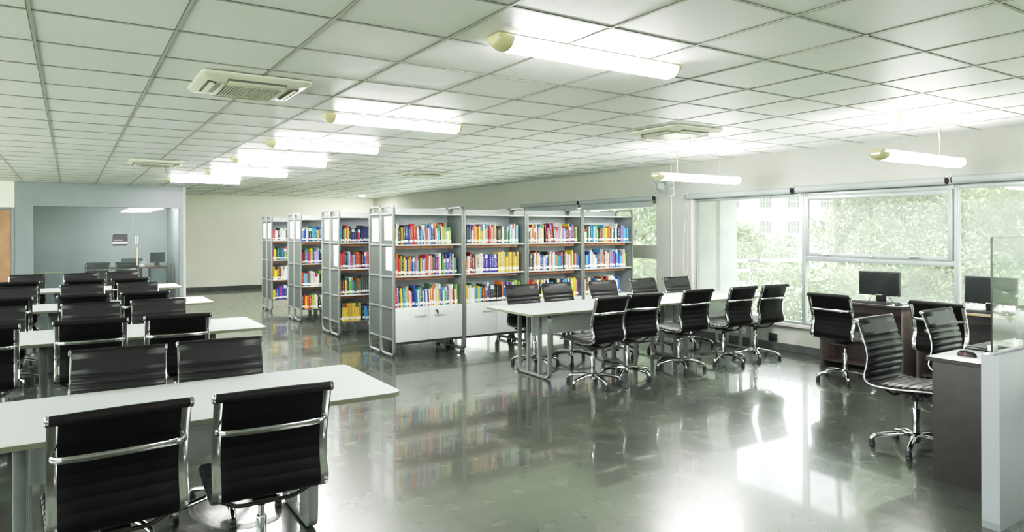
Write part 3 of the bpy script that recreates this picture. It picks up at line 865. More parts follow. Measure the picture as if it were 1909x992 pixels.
G3 = 'black ribbed chairs at the computer desks'
chair(6.90, 4.13, -90, 'black ribbed chair seen from behind at the window desk with the uncovered monitor', G3)
chair(6.93, 3.10, -90, 'wide-backed black chair behind the small ribbed one, facing the second window desk', G3)
chair(5.175, 2.56, 180, 'black ribbed chair facing us pulled up to the dark desk behind the glass screen', G3)
chair(6.06, 2.53, 180, 'black ribbed chair facing us beyond the mouse, overlapping a chair seen from behind', G3)
G4 = 'chairs in the librarian office'
chair(0.505, 18.0, 2, 'black chair inside the glazed office, seen from behind left of the door handle', G4)['label'] = 'black visitor chair inside the glazed office below the dark name plate'
chair(1.10, 18.0, -2, 'black visitor chair inside the glazed office behind the long door handle', G4)
chair(1.27, 19.5, 170, 'black chair facing us across the desk deep inside the glazed office', G4)

# ------------------------------------------------------------------ tables
def make_table(L, D, lf, rf, y0, y1, pm='table_panel'):
    """Origin: aisle-end near corner on the floor; top spans x 0..L, y 0..D."""
    root = thing('reading_table', 'table', 'table')
    MB().slab(0, L, 0, D, 0.706, 0.731, 0.055).build('tabletop', ['table_white', 'table_edge'], root)
    for xf in (lf, rf):
        fm = MB()
        loop = round_path([(xf, y0, 0.02), (xf, y1, 0.02), (xf, y1, 0.69), (xf, y0, 0.69)], 0.07, 6, closed=True)
        fm.sweep(loop, (1, 0, 0), 0.024, 0.011, c=0.2, closed=True)
        for yy in (y0 + (y1 - y0) * 0.31, y0 + (y1 - y0) * 0.69):
            fm.box(xf - 0.022, xf + 0.022, yy - 0.011, yy + 0.011, 0.028, 0.682)
        fo = fm.build('leg_frame', 'steel_grey', root)
        for yy in (y0 + 0.09, y1 - 0.09): MB().lathe([(0.016, 0.0), (0.018, 0.01)], 12, cx=xf, cy=yy).build('glide', 'black_plastic', fo)
    a, b_ = min(lf, rf) + 0.025, max(lf, rf) - 0.025
    md = MB().box(a, b_, D * 0.47 - 0.009, D * 0.47 + 0.009, 0.43, 0.69, b=0.002).build('modesty_panel', pm, root)
    for xx in (a + 0.09, b_ - 0.09):
        for zz in (0.50, 0.62): MB().lathe([(0.008, -0.0015), (0.008, 0.0)], 10, cx=xx, cy=D * 0.47 - 0.0095, cz=zz, axis='y').build('screw', 'black_plastic', md)
    for yy in (y0 + 0.06, y1 - 0.06): MB().box(a, b_, yy - 0.015, yy + 0.015, 0.68, 0.7055).build('under_rail', 'steel_grey', root)
    return root
tl = make_table(2.0, 0.92, 0.292, 1.57, 0.2, 0.76)
GT = 'white topped tables in four rows'
tl['group'] = GT
tl.location = (1.52 - 2.0, rows[0][0], 0); tl['label'] = 'white rectangular table nearest the camera with two chairs each side'
tl['label'] = 'white rectangular table in the first row, its chairs cut off by the picture edge'
lab = [None, 'white table of the second row, its aisle end clear of chairs', 'white table of the third row, its aisle end clear of chairs', 'white table of the fourth row, in front of the glazed office']
for r in range(1, 4): dup(tl, (1.52 - 2.0, rows[r][0], 0), 0, lab[r], GT)
lab2 = [None, 'white table butted to the second row table on the side away from the aisle', 'white table butted to the third row table on the side away from the aisle', 'white table butted to the fourth row table on the side away from the aisle']
for r in range(1, 4): dup(tl, (1.52 - 4.005, rows[r][0], 0), 0, lab2[r], GT)
tm = make_table(2.0, 0.97, 0.285, 1.54, 0.08, 0.66, 'table_panel_lit')
tag(tm, 'white reading table by the aisle with open loop legs, in front of the bookcases', group='white reading tables joined end to end'); tm.location = (4.04, 5.84, 0)
tm2 = make_table(1.86, 0.97, 0.37, 1.63, 0.08, 0.66, 'table_panel_lit')
tag(tm2, 'white reading table butted to the first one, its end at the window wall', group='white reading tables joined end to end'); tm2.location = (6.05, 5.84, 0)

# ------------------------------------------------------------------ bookcases
PITCH = 1.02
def make_case(doors, shelves):
    """Origin at the outer front corner; front faces -y; width 1.02, depth 0.42."""
    root = thing('bookcase', 'bookcase', 'bookcase')
    wd, dp = PITCH - 0.002, 0.415
    ft = 0.017
    for sx, xc in ((0, ft), (1, wd - ft)):
        lp = round_path([(xc, 0.016, 0.04), (xc, dp - 0.016, 0.04), (xc, dp - 0.016, 1.93), (xc, 0.016, 1.93)], 0.065, 7, closed=True)
        fr = MB().sweep(lp, (1, 0, 0), ft, 0.0145, c=0.35, closed=True).build('side_frame', 'case_frame', root)
        fp = MB().box(xc - 0.007, xc, 0.03, dp - 0.03, 0.235, 1.83, 0 if sx == 0 else 1)
        fp.box(xc, xc + 0.007, 0.03, dp - 0.03, 0.235, 1.83, 1 if sx == 0 else 0)
        fp.build('side_panel', ['case_grey', 'case_inner'], fr, smooth=False)  # inner face lighter, outer face darker to even out the light
        for zz in (0.235, 0.632, 1.032, 1.432, 1.832):
            MB().box(xc - 0.0165, xc + 0.0165, 0.03, dp - 0.03, zz - 0.011, zz + 0.011, b=0.003).build('cross_bar', 'case_frame', fr)
        for yy in (0.06, dp - 0.06):
            MB().lathe([(0.016, 0.0), (0.017, 0.014), (0.010, 0.016), (0.010, 0.028)], 10, cx=xc, cy=yy).build('foot', 'foot_brown', fr)
    x0, x1 = 2 * ft + 0.001, wd - 2 * ft - 0.001
    MB().box(x0, x1, dp - 0.012, dp - 0.004, 0.21, 1.82).build('back_panel', 'case_back', root, smooth=False)
    MB().box(x0, x1, dp - 0.02, dp - 0.008, 1.838, 1.915).build('top_panel', 'top_panel', root, smooth=False)
    MB().box(x0, x1, 0.012, dp - 0.004, 1.819, 1.837, b=0.002).build('top_shelf', 'shelf_white', root)
    for k, zz in enumerate(shelves):
        sm = MB().box(x0, x1, 0.012, dp - 0.013, zz - 0.019, zz, b=0.002)
        so_ = sm.build('shelf', 'shelf_white' if zz > 0.3 else 'case_frame', root)
        if zz > 0.7 or (not doors and zz > 0.5):
            MB().box(x0 + 0.01, x1 - 0.10, 0.05, 0.068, zz - 0.056, zz - 0.0195).build('batten', 'batten', so_, smooth=False)
    if doors:
        xm = (x0 + x1) / 2
        for d, (a, b_) in enumerate(((x0 - 0.003, xm - 0.0015), (xm + 0.0015, x1 + 0.003))):
            dm = MB().box(a, b_, -0.004, 0.012, 0.205, 0.638, b=0.0015).build('cabinet_door', 'door_white', root)
            hx = (b_ - 0.21, b_ - 0.055) if d == 0 else (a + 0.055, a + 0.21)
            MB().sweep(round_path([(hx[0], -0.004, 0.522), (hx[0], -0.024, 0.522), (hx[1], -0.024, 0.522), (hx[1], -0.004, 0.522)], 0.008, 3), (0, 0, 1), 0.004, 0.003).build('handle', 'chrome_dull', dm)
        MB().box(x0, x1, 0.02, dp - 0.013, 0.212, 0.23).build('cabinet_floor', 'case_grey', root, smooth=False)
        MB().box(x0, x1, 0.02, 0.03, 0.17, 0.204).build('plinth_rail', 'case_grey', root, smooth=False)
    return root

X0 = 3.405
ROWY = [7.985, 10.055, 12.095, 14.155]
S_D = [1.442, 1.043, 0.638]
S_O = [1.442, 1.043, 0.645, 0.240]
GB = 'grey steel double-sided bookcases'
caseD = make_case(True, S_D); caseO = make_case(False, S_O)
used = {'D': False, 'O': False}
def case(kind, x, y, back, label):
    src = caseD if kind == 'D' else caseO
    loc = (x, y, 0) if not back else (x + PITCH - 0.002, y + 0.834, 0)
    rz = 0 if not back else PI
    if not used[kind]:
        used[kind] = True
        src.location = loc; src.rotation_euler = (0, 0, rz); tag(src, label, group=GB); return src
    return dup(src, loc, rz, label, GB)
bayn = ['first', 'second', 'third', 'fourth']
rown2 = ['front', 'second', 'third', 'rearmost']
for b in range(4):
    case('D', X0 + b * PITCH, ROWY[0], False, 'grey steel bookcase with white doors, %s bay from the aisle in the front row' % bayn[b])
for b in range(4):
    case('O', X0 + b * PITCH, ROWY[0], True, 'grey steel bookcase backing onto the %s bay of the front row' % bayn[b])
for r in (1, 2, 3):
    for b in range(2):
        case('O', X0 + b * PITCH, ROWY[r], False, 'open grey bookcase, %s bay from the aisle in the %s row' % (bayn[b], rown2[r]))
    for b in range(2):
        case('O', X0 + b * PITCH, ROWY[r], True, 'open grey bookcase backing onto the %s bay of the %s row' % (bayn[b], rown2[r]))
# lock with key on the first bay door
c0 = caseD
lk = MB().lathe([(0.014, -0.016), (0.014, -0.004)], 14, cx=0.605, cz=0.575, axis='y')
lk.box(0.602, 0.608, -0.045, -0.016, 0.568, 0.582)
lk.box(0.597, 0.613, -0.05, -0.03, 0.535, 0.57, b=0.004)
lk.build('door_key', 'black_plastic', c0)

# books
def unit_cover():
    mb = MB()
    mb.box(0, 1, 0, 0.05, 0, 1); mb.box(0, 0.09, 0.05, 1, 0, 1); mb.box(0.91, 1, 0.05, 1, 0, 1)
    return mb
COVER = unit_cover()
def mesh_of(mb, name, matname):
    me = bpy.data.meshes.new(name); me.from_pydata(mb.v, [], mb.f); me.materials.append(M[matname]); me.update(); return me
COVER_ME = {k: mesh_of(COVER, 'book_cover', 'book_' + k) for k in PAL}
PAGE_ME = mesh_of(MB().box(0.09, 0.91, 0.05, 0.97, 0.02, 0.975), 'page_block', 'page')
LABEL_ME = mesh_of(MB().box(0.04, 0.96, -0.012, 0.002, 0.10, 0.235), 'spine_label', 'paper')

SPECS = {}
SPECS[(0, 0, 0)] = 'lWKyKbBBRRrWPcKWRcwBbKOWcKwlOGWl'
SPECS[(0, 0, 1)] = 'cORkYKYWbyOBBGpcKYPWcRRWpynbPmWKGGPBpBrWtK'
SPECS[(0, 0, 2)] = 'RRWbYPctwOwpKKBBcWtkWBWBrWOWOWwwYBncWtGPwWRrwl'
SPECS[(0, 1, 0)] = 'wkKBBwRwYRYPyWlcRRRWOwnKgnWkkgGbWtwWBWt'
SPECS[(0, 1, 1)] = 'OWrrwwVVVVVVVZwZZZZZZZZZ'
SPECS[(0, 1, 2)] = 'YWWWWWwcYcKOnrBKKKKKKKOBbpvcPcwGWlPl'
SPECS[(0, 2, 0)] = 'BKwOnWRWcwYKOmYPkRwtpvwwPvvKRYPBrkl'
SPECS[(0, 2, 1)] = 'kkkkWOwWbBWvBKwWRwWcOttBpKywWWRYcbOBB'
SPECS[(0, 2, 2)] = 'BRROrRWKYwwbWRPcBKwnPbvcBWBwYyP'
SPECS[(0, 3, 0)] = 'YWkGWkBcWGwKkRycYYOOkWtKWkKBvvvcBc'
SPECS[(0, 3, 1)] = 'nkcBBWWWwBnPcpOKwWtpcmmnBcBbcpWl'
SPECS[(0, 3, 2)] = 'wnwKbcWnYrwWWWB'
SPECS[(1, 0, 0)] = 'cKwRYKkbKbRKbbbbpOBO'
SPECS[(1, 0, 1)] = 'RRbtWmwBORKBpRGlWB'
SPECS[(1, 0, 2)] = 'nKRYbGlBtgOtkkkkkRGYB'
SPECS[(1, 0, 3)] = 'KZZZZZZZKccbBBcB'
SPECS[(2, 0, 0)] = 'BBWYbtcBYBYgkW'
SPECS[(2, 0, 1)] = 'rrtPmYbvvvbKWYbbG'
SPECS[(2, 0, 2)] = 'RcRtWWWWKlWWB'
SPECS[(2, 0, 3)] = 'KRYORlWWKWWrWY'
SPECS[(3, 0, 0)] = 'RWKWWWkWkWkW'
SPECS[(3, 0, 1)] = 'mYgggBGpcrPB'
SPECS[(3, 0, 2)] = 'yYnnwWWWWWkW'
SPECS[(3, 0, 3)] = 'YbBmBbWWWWW'
FILL = {0: 0.93, 1: 0.60, 2: 0.50, 3: 0.48}
ENDX = {(0, 0, 0): 0.80, (0, 0, 1): 0.885, (0, 0, 2): 0.90, (0, 1, 0): 0.86, (0, 1, 1): 0.865, (0, 1, 2): 0.87, (0, 2, 0): 0.875, (0, 2, 1): 0.93, (0, 2, 2): 0.92, (0, 3, 0): 0.90, (0, 3, 1): 0.85, (0, 3, 2): 0.70}
HTS = {(0, 0, 2): 0.235, (0, 1, 2): 0.235}
levn = {0: 'top shelf', 1: 'second shelf', 2: 'third shelf', 3: 'bottom shelf'}
BOOKS = []
rb = random.Random(5)
for (r, b, lv), spec in SPECS.items():
    n = len(spec)
    x0 = X0 + b * PITCH + 0.04
    width = ENDX.get((r, b, lv), FILL[r])
    wts = []
    prev = ''
    for ch in spec:
        if ch == prev: wts.append(wts[-1] if ch in 'VZKkY' else rb.uniform(0.7, 1.3))
        else: wts.append(rb.uniform(0.6, 1.45))
        prev = ch
    tw = sum(wts)
    z = (S_D if r == 0 else S_O)[lv]
    x = x0; prev = ''; ph = 0.22; pd = 0.17; ptilt = 0.0
    tilt_run = rb.choice([0, 0, 0, 1])
    for i, ch in enumerate(spec):
        wi = wts[i] / tw * width
        if ch == prev and ch in 'VZKkYv': hh, dd = ph, pd
        else:
            hh = rb.uniform(0.195, 0.265) if rb.random() > 0.12 else rb.uniform(0.26, 0.285)
            if ch == 'Z': hh = 0.272
            if ch == 'V': hh = 0.245
            dd = rb.uniform(0.14, 0.20)
        tilt = 0.0
        if (r, b, lv) == (0, 2, 0) and 11 <= i <= 22: tilt = math.radians(-7)
        if (r, b, lv) == (0, 3, 2) and i >= 10: tilt = math.radians(-9)
        if (r, b, lv) in ((1, 0, 3), (2, 0, 3), (3, 0, 3)) and i >= 8: tilt = math.radians(-6 if r != 3 else -7)
        if (r, b, lv) == (3, 0, 2) and i >= 5: tilt = math.radians(5)
        if (r, b, lv) == (0, 0, 0) and i > 5: tilt = math.radians(-3.5)
        if (r, b, lv) == (0, 0, 2): tilt = math.radians(-2.2)
        if tilt < ptilt and i > 0: x += hh * math.sin(ptilt - tilt) + 0.001
        ptilt = tilt
        BOOKS.append(dict(r=r, b=b, lv=lv, i=i, n=n, ch=ch, x=x, y=ROWY[r] + 0.03 + rb.uniform(0, 0.022), z=z + 0.0008, w=wi - 0.0012, h=hh, d=dd, tilt=tilt))
        x += wi; prev = ch; ph, pd = hh, dd
# which ones show largest
def rank(bk):
    d = 0.5449 * bk['x'] + 0.8385 * bk['y']
    vis = 1.0
    if bk['r'] == 0 and bk['lv'] == 2 and bk['b'] >= 1:
        vis = 0.55 if bk['b'] == 1 else 0.3
        if bk['b'] == 1 and bk['i'] < 20: vis = 1.0
    lim = {1: 4.02, 2: 3.92, 3: 3.85}.get(bk['r'], 99)
    if bk['x'] > lim: vis = 0.05
    return vis * bk['w'] * bk['h'] / d ** 2
BOOKS.sort(key=rank, reverse=True)
SOLO, REST = BOOKS[:298], BOOKS[298:]
ordn = lambda k: '%d%s' % (k, 'th' if 10 <= k % 100 <= 20 else {1: 'st', 2: 'nd', 3: 'rd'}.get(k % 10, 'th'))
def book_label(bk):
    size = 'thick ' if bk['w'] > 0.034 else ('thin ' if bk['w'] < 0.018 else '')
    lv = {0: 'top', 1: 'middle', 2: 'lower'}[bk['lv']] if bk['r'] == 0 else {0: 'top', 1: 'second', 2: 'third', 3: 'bottom'}[bk['lv']]
    return '%s%s book, %s along the %s shelf, %s bay of %s row' % (size, CNAME[bk['ch']].replace('-', ' '), ordn(bk['i'] + 1), lv, bayn[bk['b']], rown2[bk['r']])
for bk in SOLO:
    root = bpy.data.objects.new('book', COVER_ME[bk['ch']]); COL.objects.link(root)
    tl_ = bk['tilt']
    zoff = bk['w'] * math.sin(abs(tl_)) if tl_ > 0 else 0.0
    root.location = (bk['x'] , bk['y'], bk['z'] + (bk['w'] * math.sin(-tl_) if tl_ < 0 else 0) * 0 + max(0, bk['w'] * math.sin(tl_)))
    root.rotation_euler = (0, tl_, 0); root.scale = (bk['w'] * math.cos(tl_), bk['d'], bk['h'])
    if tl_ < 0: root.location.x += bk['h'] * math.sin(-tl_) * 0.9 if False else 0.0
    lev = {0: 'top', 1: 'middle', 2: 'lower'}[bk['lv']] if bk['r'] == 0 else {0: 'top', 1: 'second', 2: 'third', 3: 'bottom'}[bk['lv']]
    tag(root, book_label(bk), 'book', 'books on the %s shelf, %s bay, %s row' % (lev, bayn[bk['b']], rown2[bk['r']]))
    pg = bpy.data.objects.new('page_block', PAGE_ME); COL.objects.link(pg); pg.parent = root
    lb = bpy.data.objects.new('spine_label', LABEL_ME); COL.objects.link(lb); lb.parent = root
mb = MB(); names = list(PAL)
for bk in REST:
    sx, sy, sz = bk['w'], bk['d'], bk['h']
    R_ = Matrix.Rotation(bk['tilt'], 4, 'Y')
    base = Vector((bk['x'], bk['y'], bk['z'] + max(0, bk['w'] * math.sin(bk['tilt']))))
    def put(src, mi):
        mb.add([base + R_ @ Vector((p[0] * sx, p[1] * sy, p[2] * sz)) for p in src.v], src.f, mi)
    put(COVER, names.index(bk['ch']))
    put(MB().box(0.09, 0.91, 0.05, 0.97, 0.02, 0.975), len(names)); put(MB().box(0.04, 0.96, -0.012, 0.002, 0.10, 0.235), len(names) + 1)
tag(mb.build('book_rows', ['plain_' + k for k in names] + ['page', 'paper'], smooth=False), 'remaining shelved books of many colours with white spine labels, mostly in the rear rows', 'books', kind='stuff')

# notice sheets on the bookcase ends
def notice(y0, y1, z0, z1, row, label):
    mb = MB().box(-0.0016, -0.0004, -(y1 - y0) / 2, (y1 - y0) / 2, -(z1 - z0) / 2, (z1 - z0) / 2)
    o = mb.build('notice_sheet', 'notice_paper', smooth=False)
    o.location = (X0 + 0.0098, (y0 + y1) / 2, (z0 + z1) / 2)
    tag(o, label, 'notice', 'printed sheets on the bookcase ends')
y = ROWY[0]
notice(y + 0.05, y + 0.30, 1.495, 1.80, 0, 'upper white printed sheet on the front half of the front row bookcase end')
notice(y + 0.045, y + 0.255, 1.11, 1.41, 0, 'lower white printed sheet on the front half of the front row bookcase end')
notice(y + 0.495, y + 0.73, 1.475, 1.785, 0, 'white printed sheet on the rear half of the front row bookcase end')
y = ROWY[1]
notice(y + 0.05, y + 0.27, 1.475, 1.80, 1, 'upper white printed sheet on the front half of the second row bookcase end')
notice(y + 0.05, y + 0.25, 1.08, 1.40, 1, 'lower white printed sheet on the front half of the second row bookcase end')
notice(y + 0.48, y + 0.70, 1.475, 1.80, 1, 'white printed sheet on the rear half of the second row bookcase end')
y = ROWY[2]
notice(y + 0.07, y + 0.29, 1.49, 1.80, 2, 'white printed sheet on the front half of the third row bookcase end')
notice(y + 0.47, y + 0.69, 1.49, 1.80, 2, 'white printed sheet on the rear half of the third row bookcase end')
y = ROWY[3]
notice(y + 0.09, y + 0.30, 1.48, 1.79, 3, 'white printed sheet on the front half of the rearmost bookcase end')
notice(y + 0.49, y + 0.70, 1.48, 1.79, 3, 'white printed sheet on the rear half of the rearmost bookcase end')

# ------------------------------------------------------------------ lamps
def make_batten(pendant=False):
    root = thing('pendant_lamp' if pendant else 'ceiling_lamp', 'lamp', 'light fitting')
    L = 1.36 if not pendant else 1.52
    hw = 0.085
    n = 14
    prof = [(-hw * math.cos(PI * k / n) , -0.018 - 0.062 * math.sin(PI * k / n) ** 0.8) for k in range(n + 1)]
    def half(x0, x1, s0=1.0, s1=1.0, mi=0, mb=None, steps=1, ease=False):
        vs = []; fs = []
        m_ = n + 1
        for i in range(steps + 1):
            t = i / steps
            sc = s0 + (s1 - s0) * (math.sin(t * PI / 2) if ease else t)
            x = x0 + (x1 - x0) * (t if not ease else 1 - math.cos(t * PI / 2))
            for yv, zv in prof: vs.append((x, yv * (0.35 + 0.65 * sc) if ease else yv * sc, -0.018 + (zv + 0.018) * sc))
        for i in range(steps):
            for k in range(n): fs.append((i * m_ + k, (i + 1) * m_ + k, (i + 1) * m_ + k + 1, i * m_ + k + 1))
        mb.add(vs, fs, mi)
        return vs
    cap = 0.085
    d = MB(); half(-L / 2 + cap, L / 2 - cap * 0.5, mb=d)
    d.build('diffuser', 'pendant_diffuser' if pendant else 'lamp_diffuser', root)
    b_ = MB().box(-L / 2 + 0.03, L / 2 - 0.02, -hw * 0.72, hw * 0.72, -0.018, -0.001 if not pendant else 0.012, b=0.004)
    b_.build('body_tray', 'lamp_body', root)
    for s_, l_ in ((-1, cap), (1, cap * 0.5)):
        e = MB()
        half(s_ * L / 2, s_ * (L / 2 - l_), 0.25, 1.04, mb=e, steps=6, ease=True)
        # crown of the cap
        e.box(s_ * L / 2 - (0 if s_ < 0 else l_ * 0.9), s_ * L / 2 + (l_ * 0.95 if s_ < 0 else 0), -hw * 0.8, hw * 0.8, -0.024, -0.0015 if not pendant else 0.014, b=0.006)
        e.build('end_cap', 'lamp_cap', root)
    if pendant:
        for k, x in enumerate((-0.37, 0.39)):
            top = CEIL - 2.30 - 0.002
            if k == 0 or True:
                MB().tube([(x, 0, 0.01), (x, 0, top)], 0.0022, 6).build('suspension_wire', 'wire', root)
            MB().lathe([(0.011, top - 0.05), (0.012, top - 0.02), (0.012, top)], 10, cx=x).build('ceiling_cup', 'cord_cream', root)
    return root
# the tray sits just under the ceiling tile
lamp0 = make_batten()
def brighten(o):
    for c in o.children:
        if c.name.startswith('diffuser'):
            c.data = c.data.copy(); c.data.materials[0] = M['lamp_diffuser_bright']
GL = 'long white batten lamps on the ceiling'
LY = [3.085, 5.92, 8.0, 10.04, 12.2, 14.4]
lampn = ['first', 'second', 'third', 'fourth', 'fifth', 'sixth and last']
for k, yy in enumerate(LY):
    lb_ = 'glowing white ceiling batten, %s in the line running toward the back wall' % lampn[k]
    if k == 0:
        lamp0.location = (2.565, yy, CEIL - 0.0055); tag(lamp0, lb_, group=GL)
    else:
        o = dup(lamp0, (2.555 if k < 5 else 2.2, yy, CEIL - 0.0055), 0, lb_, GL)
        if yy > 9: brighten(o)
for yy in (0.6, -1.8): dup(lamp0, (2.555, yy, CEIL - 0.0055), 0, 'added unseen fill batten behind the camera, %s' % ('over the near aisle' if yy > 0 else 'by the end wall'), GL)  # unseen lamps added to lift the light on the near tables
for yy in (3.085, 7.0, 11.2): dup(lamp0, (-2.6, yy, CEIL - 0.0055), 0, 'added fill batten out of view beyond the white tables', GL)  # off-frame lamps added to brighten the ceiling on this side
dup(lamp0, (1.45, 18.3, CEIL - 0.0055), 0, 'glowing white ceiling batten inside the glazed office', GL)
pl = make_batten(True)
GP = 'white pendant battens by the windows'
pl.location = (6.68, 5.94, 2.30); tag(pl, 'glowing white pendant batten hung over the long reading table by two wires', group=GP)
pl2 = dup(pl, (6.66, 3.25, 2.30), 0, 'glowing white pendant batten hung over the window desks by two wires', GP)
for o, xx, in ((pl, -0.37), (pl2, 0.39)):
    top = CEIL - 2.302
    pth = crom([(xx, 0.006, 0.012), (xx + 0.002, 0.006, 0.12), (xx - 0.004, 0.008, 0.2), (xx - 0.014, 0.012, 0.27), (xx - 0.006, 0.008, top - 0.03)], 6)
    MB().tube(pth, 0.006, 8).build('power_cable', 'cord_cream', o)
dl = thing('downlight', 'small round glowing downlight in the ceiling near the back corner', 'light fitting', (7.1, 18.9, CEIL))
MB().lathe([(0.10, -0.012), (0.105, -0.004), (0.105, -0.0005)], 24).build('trim_ring', 'lamp_body', dl)
MB().lathe([(0.085, -0.016), (0.088, -0.0125)], 24).build('diffuser', 'downlight_glow', dl)

# ------------------------------------------------------------------ air conditioner cassettes
def make_ac():
    root = thing('air_conditioner', 'ac', 'air conditioner')
    a = 0.355; b_ = 0.335; zt = -0.0055
    mb = MB()
    # sloped rim
    def sq(r, z, cr=0.04):
        pts = []
        for cx, cy, a0 in ((r - cr, r - cr, 0), (-r + cr, r - cr, PI / 2), (-r + cr, -r + cr, PI), (r - cr, -r + cr, 1.5 * PI)):
            for k in range(5):
                an = a0 + PI / 2 * k / 4; pts.append((cx + cr * math.cos(an), cy + cr * math.sin(an), z))
        return pts
    rings = [sq(a, zt), sq(a, zt - 0.012), sq(a - 0.02, zt - 0.030), sq(0.22, zt - 0.045), sq(0.215, zt - 0.045)]
    vs = [p for r in rings for p in r]; n = 20; fs = []
    for i in range(len(rings) - 1):
        for k in range(n):
            k2 = (k + 1) % n
            fs.append((i * n + k, (i + 1) * n + k, (i + 1) * n + k2, i * n + k2))
    fs.append(tuple(4 * n + k for k in range(n - 1, -1, -1)))
    mb.add(vs, fs)
    mb.build('fascia', 'ac_white', root)
    # four air outlets with louvre
    for k in range(4):
        an = k * PI / 2
        R_ = Matrix.Rotation(an, 3, 'Z')
        o_ = MB(); o_.box(-0.19, 0.19, 0.245, 0.30, zt - 0.046, zt - 0.032)
        o_.v = [tuple(R_ @ Vector(p)) for p in o_.v]
        oo = o_.build('air_outlet', 'ac_dark', root, smooth=False)
        l_ = MB(); l_.box(-0.185, 0.185, 0.252, 0.288, -0.003, 0.003, b=0.001)
        T = Matrix.Rotation(math.radians(25), 3, 'X')
        l_.v = [tuple(R_ @ (T @ Vector((p[0], p[1] - 0.27, p[2])) + Vector((0, 0.27, zt - 0.05)))) for p in l_.v]
        l_.build('louvre', 'ac_white', oo)
    gr = MB().box(-0.205, 0.205, -0.205, 0.205, zt - 0.049, zt - 0.0455)
    go = gr.build('intake_grille', 'ac_dark', root, smooth=False)
    sl = MB()
    for k in range(19):
        x = -0.17 + k * 0.34 / 18
        sl.box(x - 0.0055, x + 0.0055, -0.19, 0.19, zt - 0.058, zt - 0.049)
    for s_ in (-1, 1):
        sl.box(min(s_ * 0.185, s_ * 0.21), max(s_ * 0.185, s_ * 0.21), -0.21, 0.21, zt - 0.06, zt - 0.047, b=0.003)
        sl.box(-0.185, 0.185, min(s_ * 0.19, s_ * 0.21), max(s_ * 0.19, s_ * 0.21), zt - 0.06, zt - 0.047, b=0.003)
    sl.build('grille_slats', 'ac_slat', go)
    return root
ac = make_ac()
GA = 'square ceiling air conditioner cassettes'
ac.location = (1.07, 5.08, CEIL); tag(ac, 'large square ceiling air conditioner with slatted grille above the white tables', group=GA)
ac2 = dup(ac, (1.07, 11.35, CEIL), 0, 'ceiling air conditioner in front of the glazed office, a cord hanging from it', GA)
ac3 = dup(ac, (5.33, 5.06, CEIL), 0, 'ceiling air conditioner above the reading table beside the pendant lamp', GA)
ac4 = dup(ac, (5.30, 11.1, CEIL), 0, 'ceiling air conditioner above the bookcases', GA)
for o in (ac2, ac3): MB().tube([(0.12, -0.1, -0.055), (0.125, -0.1, -0.17)], 0.004, 6).build('hanging_cord', 'rod_red', o)

# ------------------------------------------------------------------ wall fan
fan = thing('wall_fan', 'white wall fan with wire cage on the pier between the windows', 'fan', (XW, 7.655, 2.32))
MB().box(-0.022, -0.001, -0.065, 0.065, -0.17, 0.17, b=0.006).build('back_plate', 'white_plastic', fan)
MB().box(-0.075, -0.022, -0.055, 0.03, -0.145, -0.05, b=0.01).build('control_box', 'fan_grey', fan)
MB().tube(crom([(-0.04, 0, 0.05), (-0.10, 0, 0.07), (-0.16, -0.01, 0.045)], 5), 0.016, 10).build('arm', 'white_plastic', fan)
fax = Vector((-0.80, -0.28, -0.53)).normalized()
q = fax.to_track_quat('Z', 'Y').to_matrix()
hc = Vector((-0.22, -0.02, 0.03))
def place(mb_): mb_.v = [tuple(q @ Vector(p) + hc) for p in mb_.v]; return mb_
place(MB().lathe([(0.03, -0.09), (0.05, -0.075), (0.055, -0.01), (0.03, 0.0)], 18)).build('motor', 'fan_grey', fan)
cg = MB()
for k in range(40):
    an = 2 * PI * k / 40
    c0_, s0_ = math.cos(an), math.sin(an)
    cg.tube([(c0_ * r_, s0_ * r_, z_) for r_, z_ in ((0.05, 0.085), (0.13, 0.08), (0.19, 0.06), (0.21, 0.03), (0.19, 0.0), (0.13, -0.025), (0.055, -0.03))], 0.0019, 4)
for r_, z_ in ((0.212, 0.03), (0.05, 0.086), (0.13, 0.081)):
    cg.tube([(math.cos(2 * PI * k / 36) * r_, math.sin(2 * PI * k / 36) * r_, z_) for k in range(36)], 0.0035 if r_ > 0.2 else 0.002, 6, closed=True)
place(cg).build('cage', 'fan_clear', fan)
bl = MB()
for k in range(3):
    an = 2 * PI * k / 3
    vs = []; fs = []
    for i in range(9):
        t = i / 8; r_ = 0.03 + 0.145 * t
        wdt = 0.05 + 0.05 * math.sin(PI * min(1, t * 0.9 + 0.1)); 
        for j in range(5):
            w_ = (j / 4 - 0.5) * 2 * wdt
            a2 = an + w_ / max(r_, 0.06)
            vs.append((math.cos(a2) * r_, math.sin(a2) * r_, 0.03 + 0.28 * w_ * 0.5))
    for i in range(8):
        for j in range(4): fs.append((i * 5 + j, i * 5 + j + 1, (i + 1) * 5 + j + 1, (i + 1) * 5 + j))
    bl.add(vs, fs)
place(bl).build('blade', 'fan_glass', fan)
place(MB().lathe([(0.032, 0.02), (0.032, 0.05), (0.02, 0.06)], 16).lathe([(0.05, 0.084), (0.05, 0.09)], 18)).build('hub', 'fan_grey', fan)

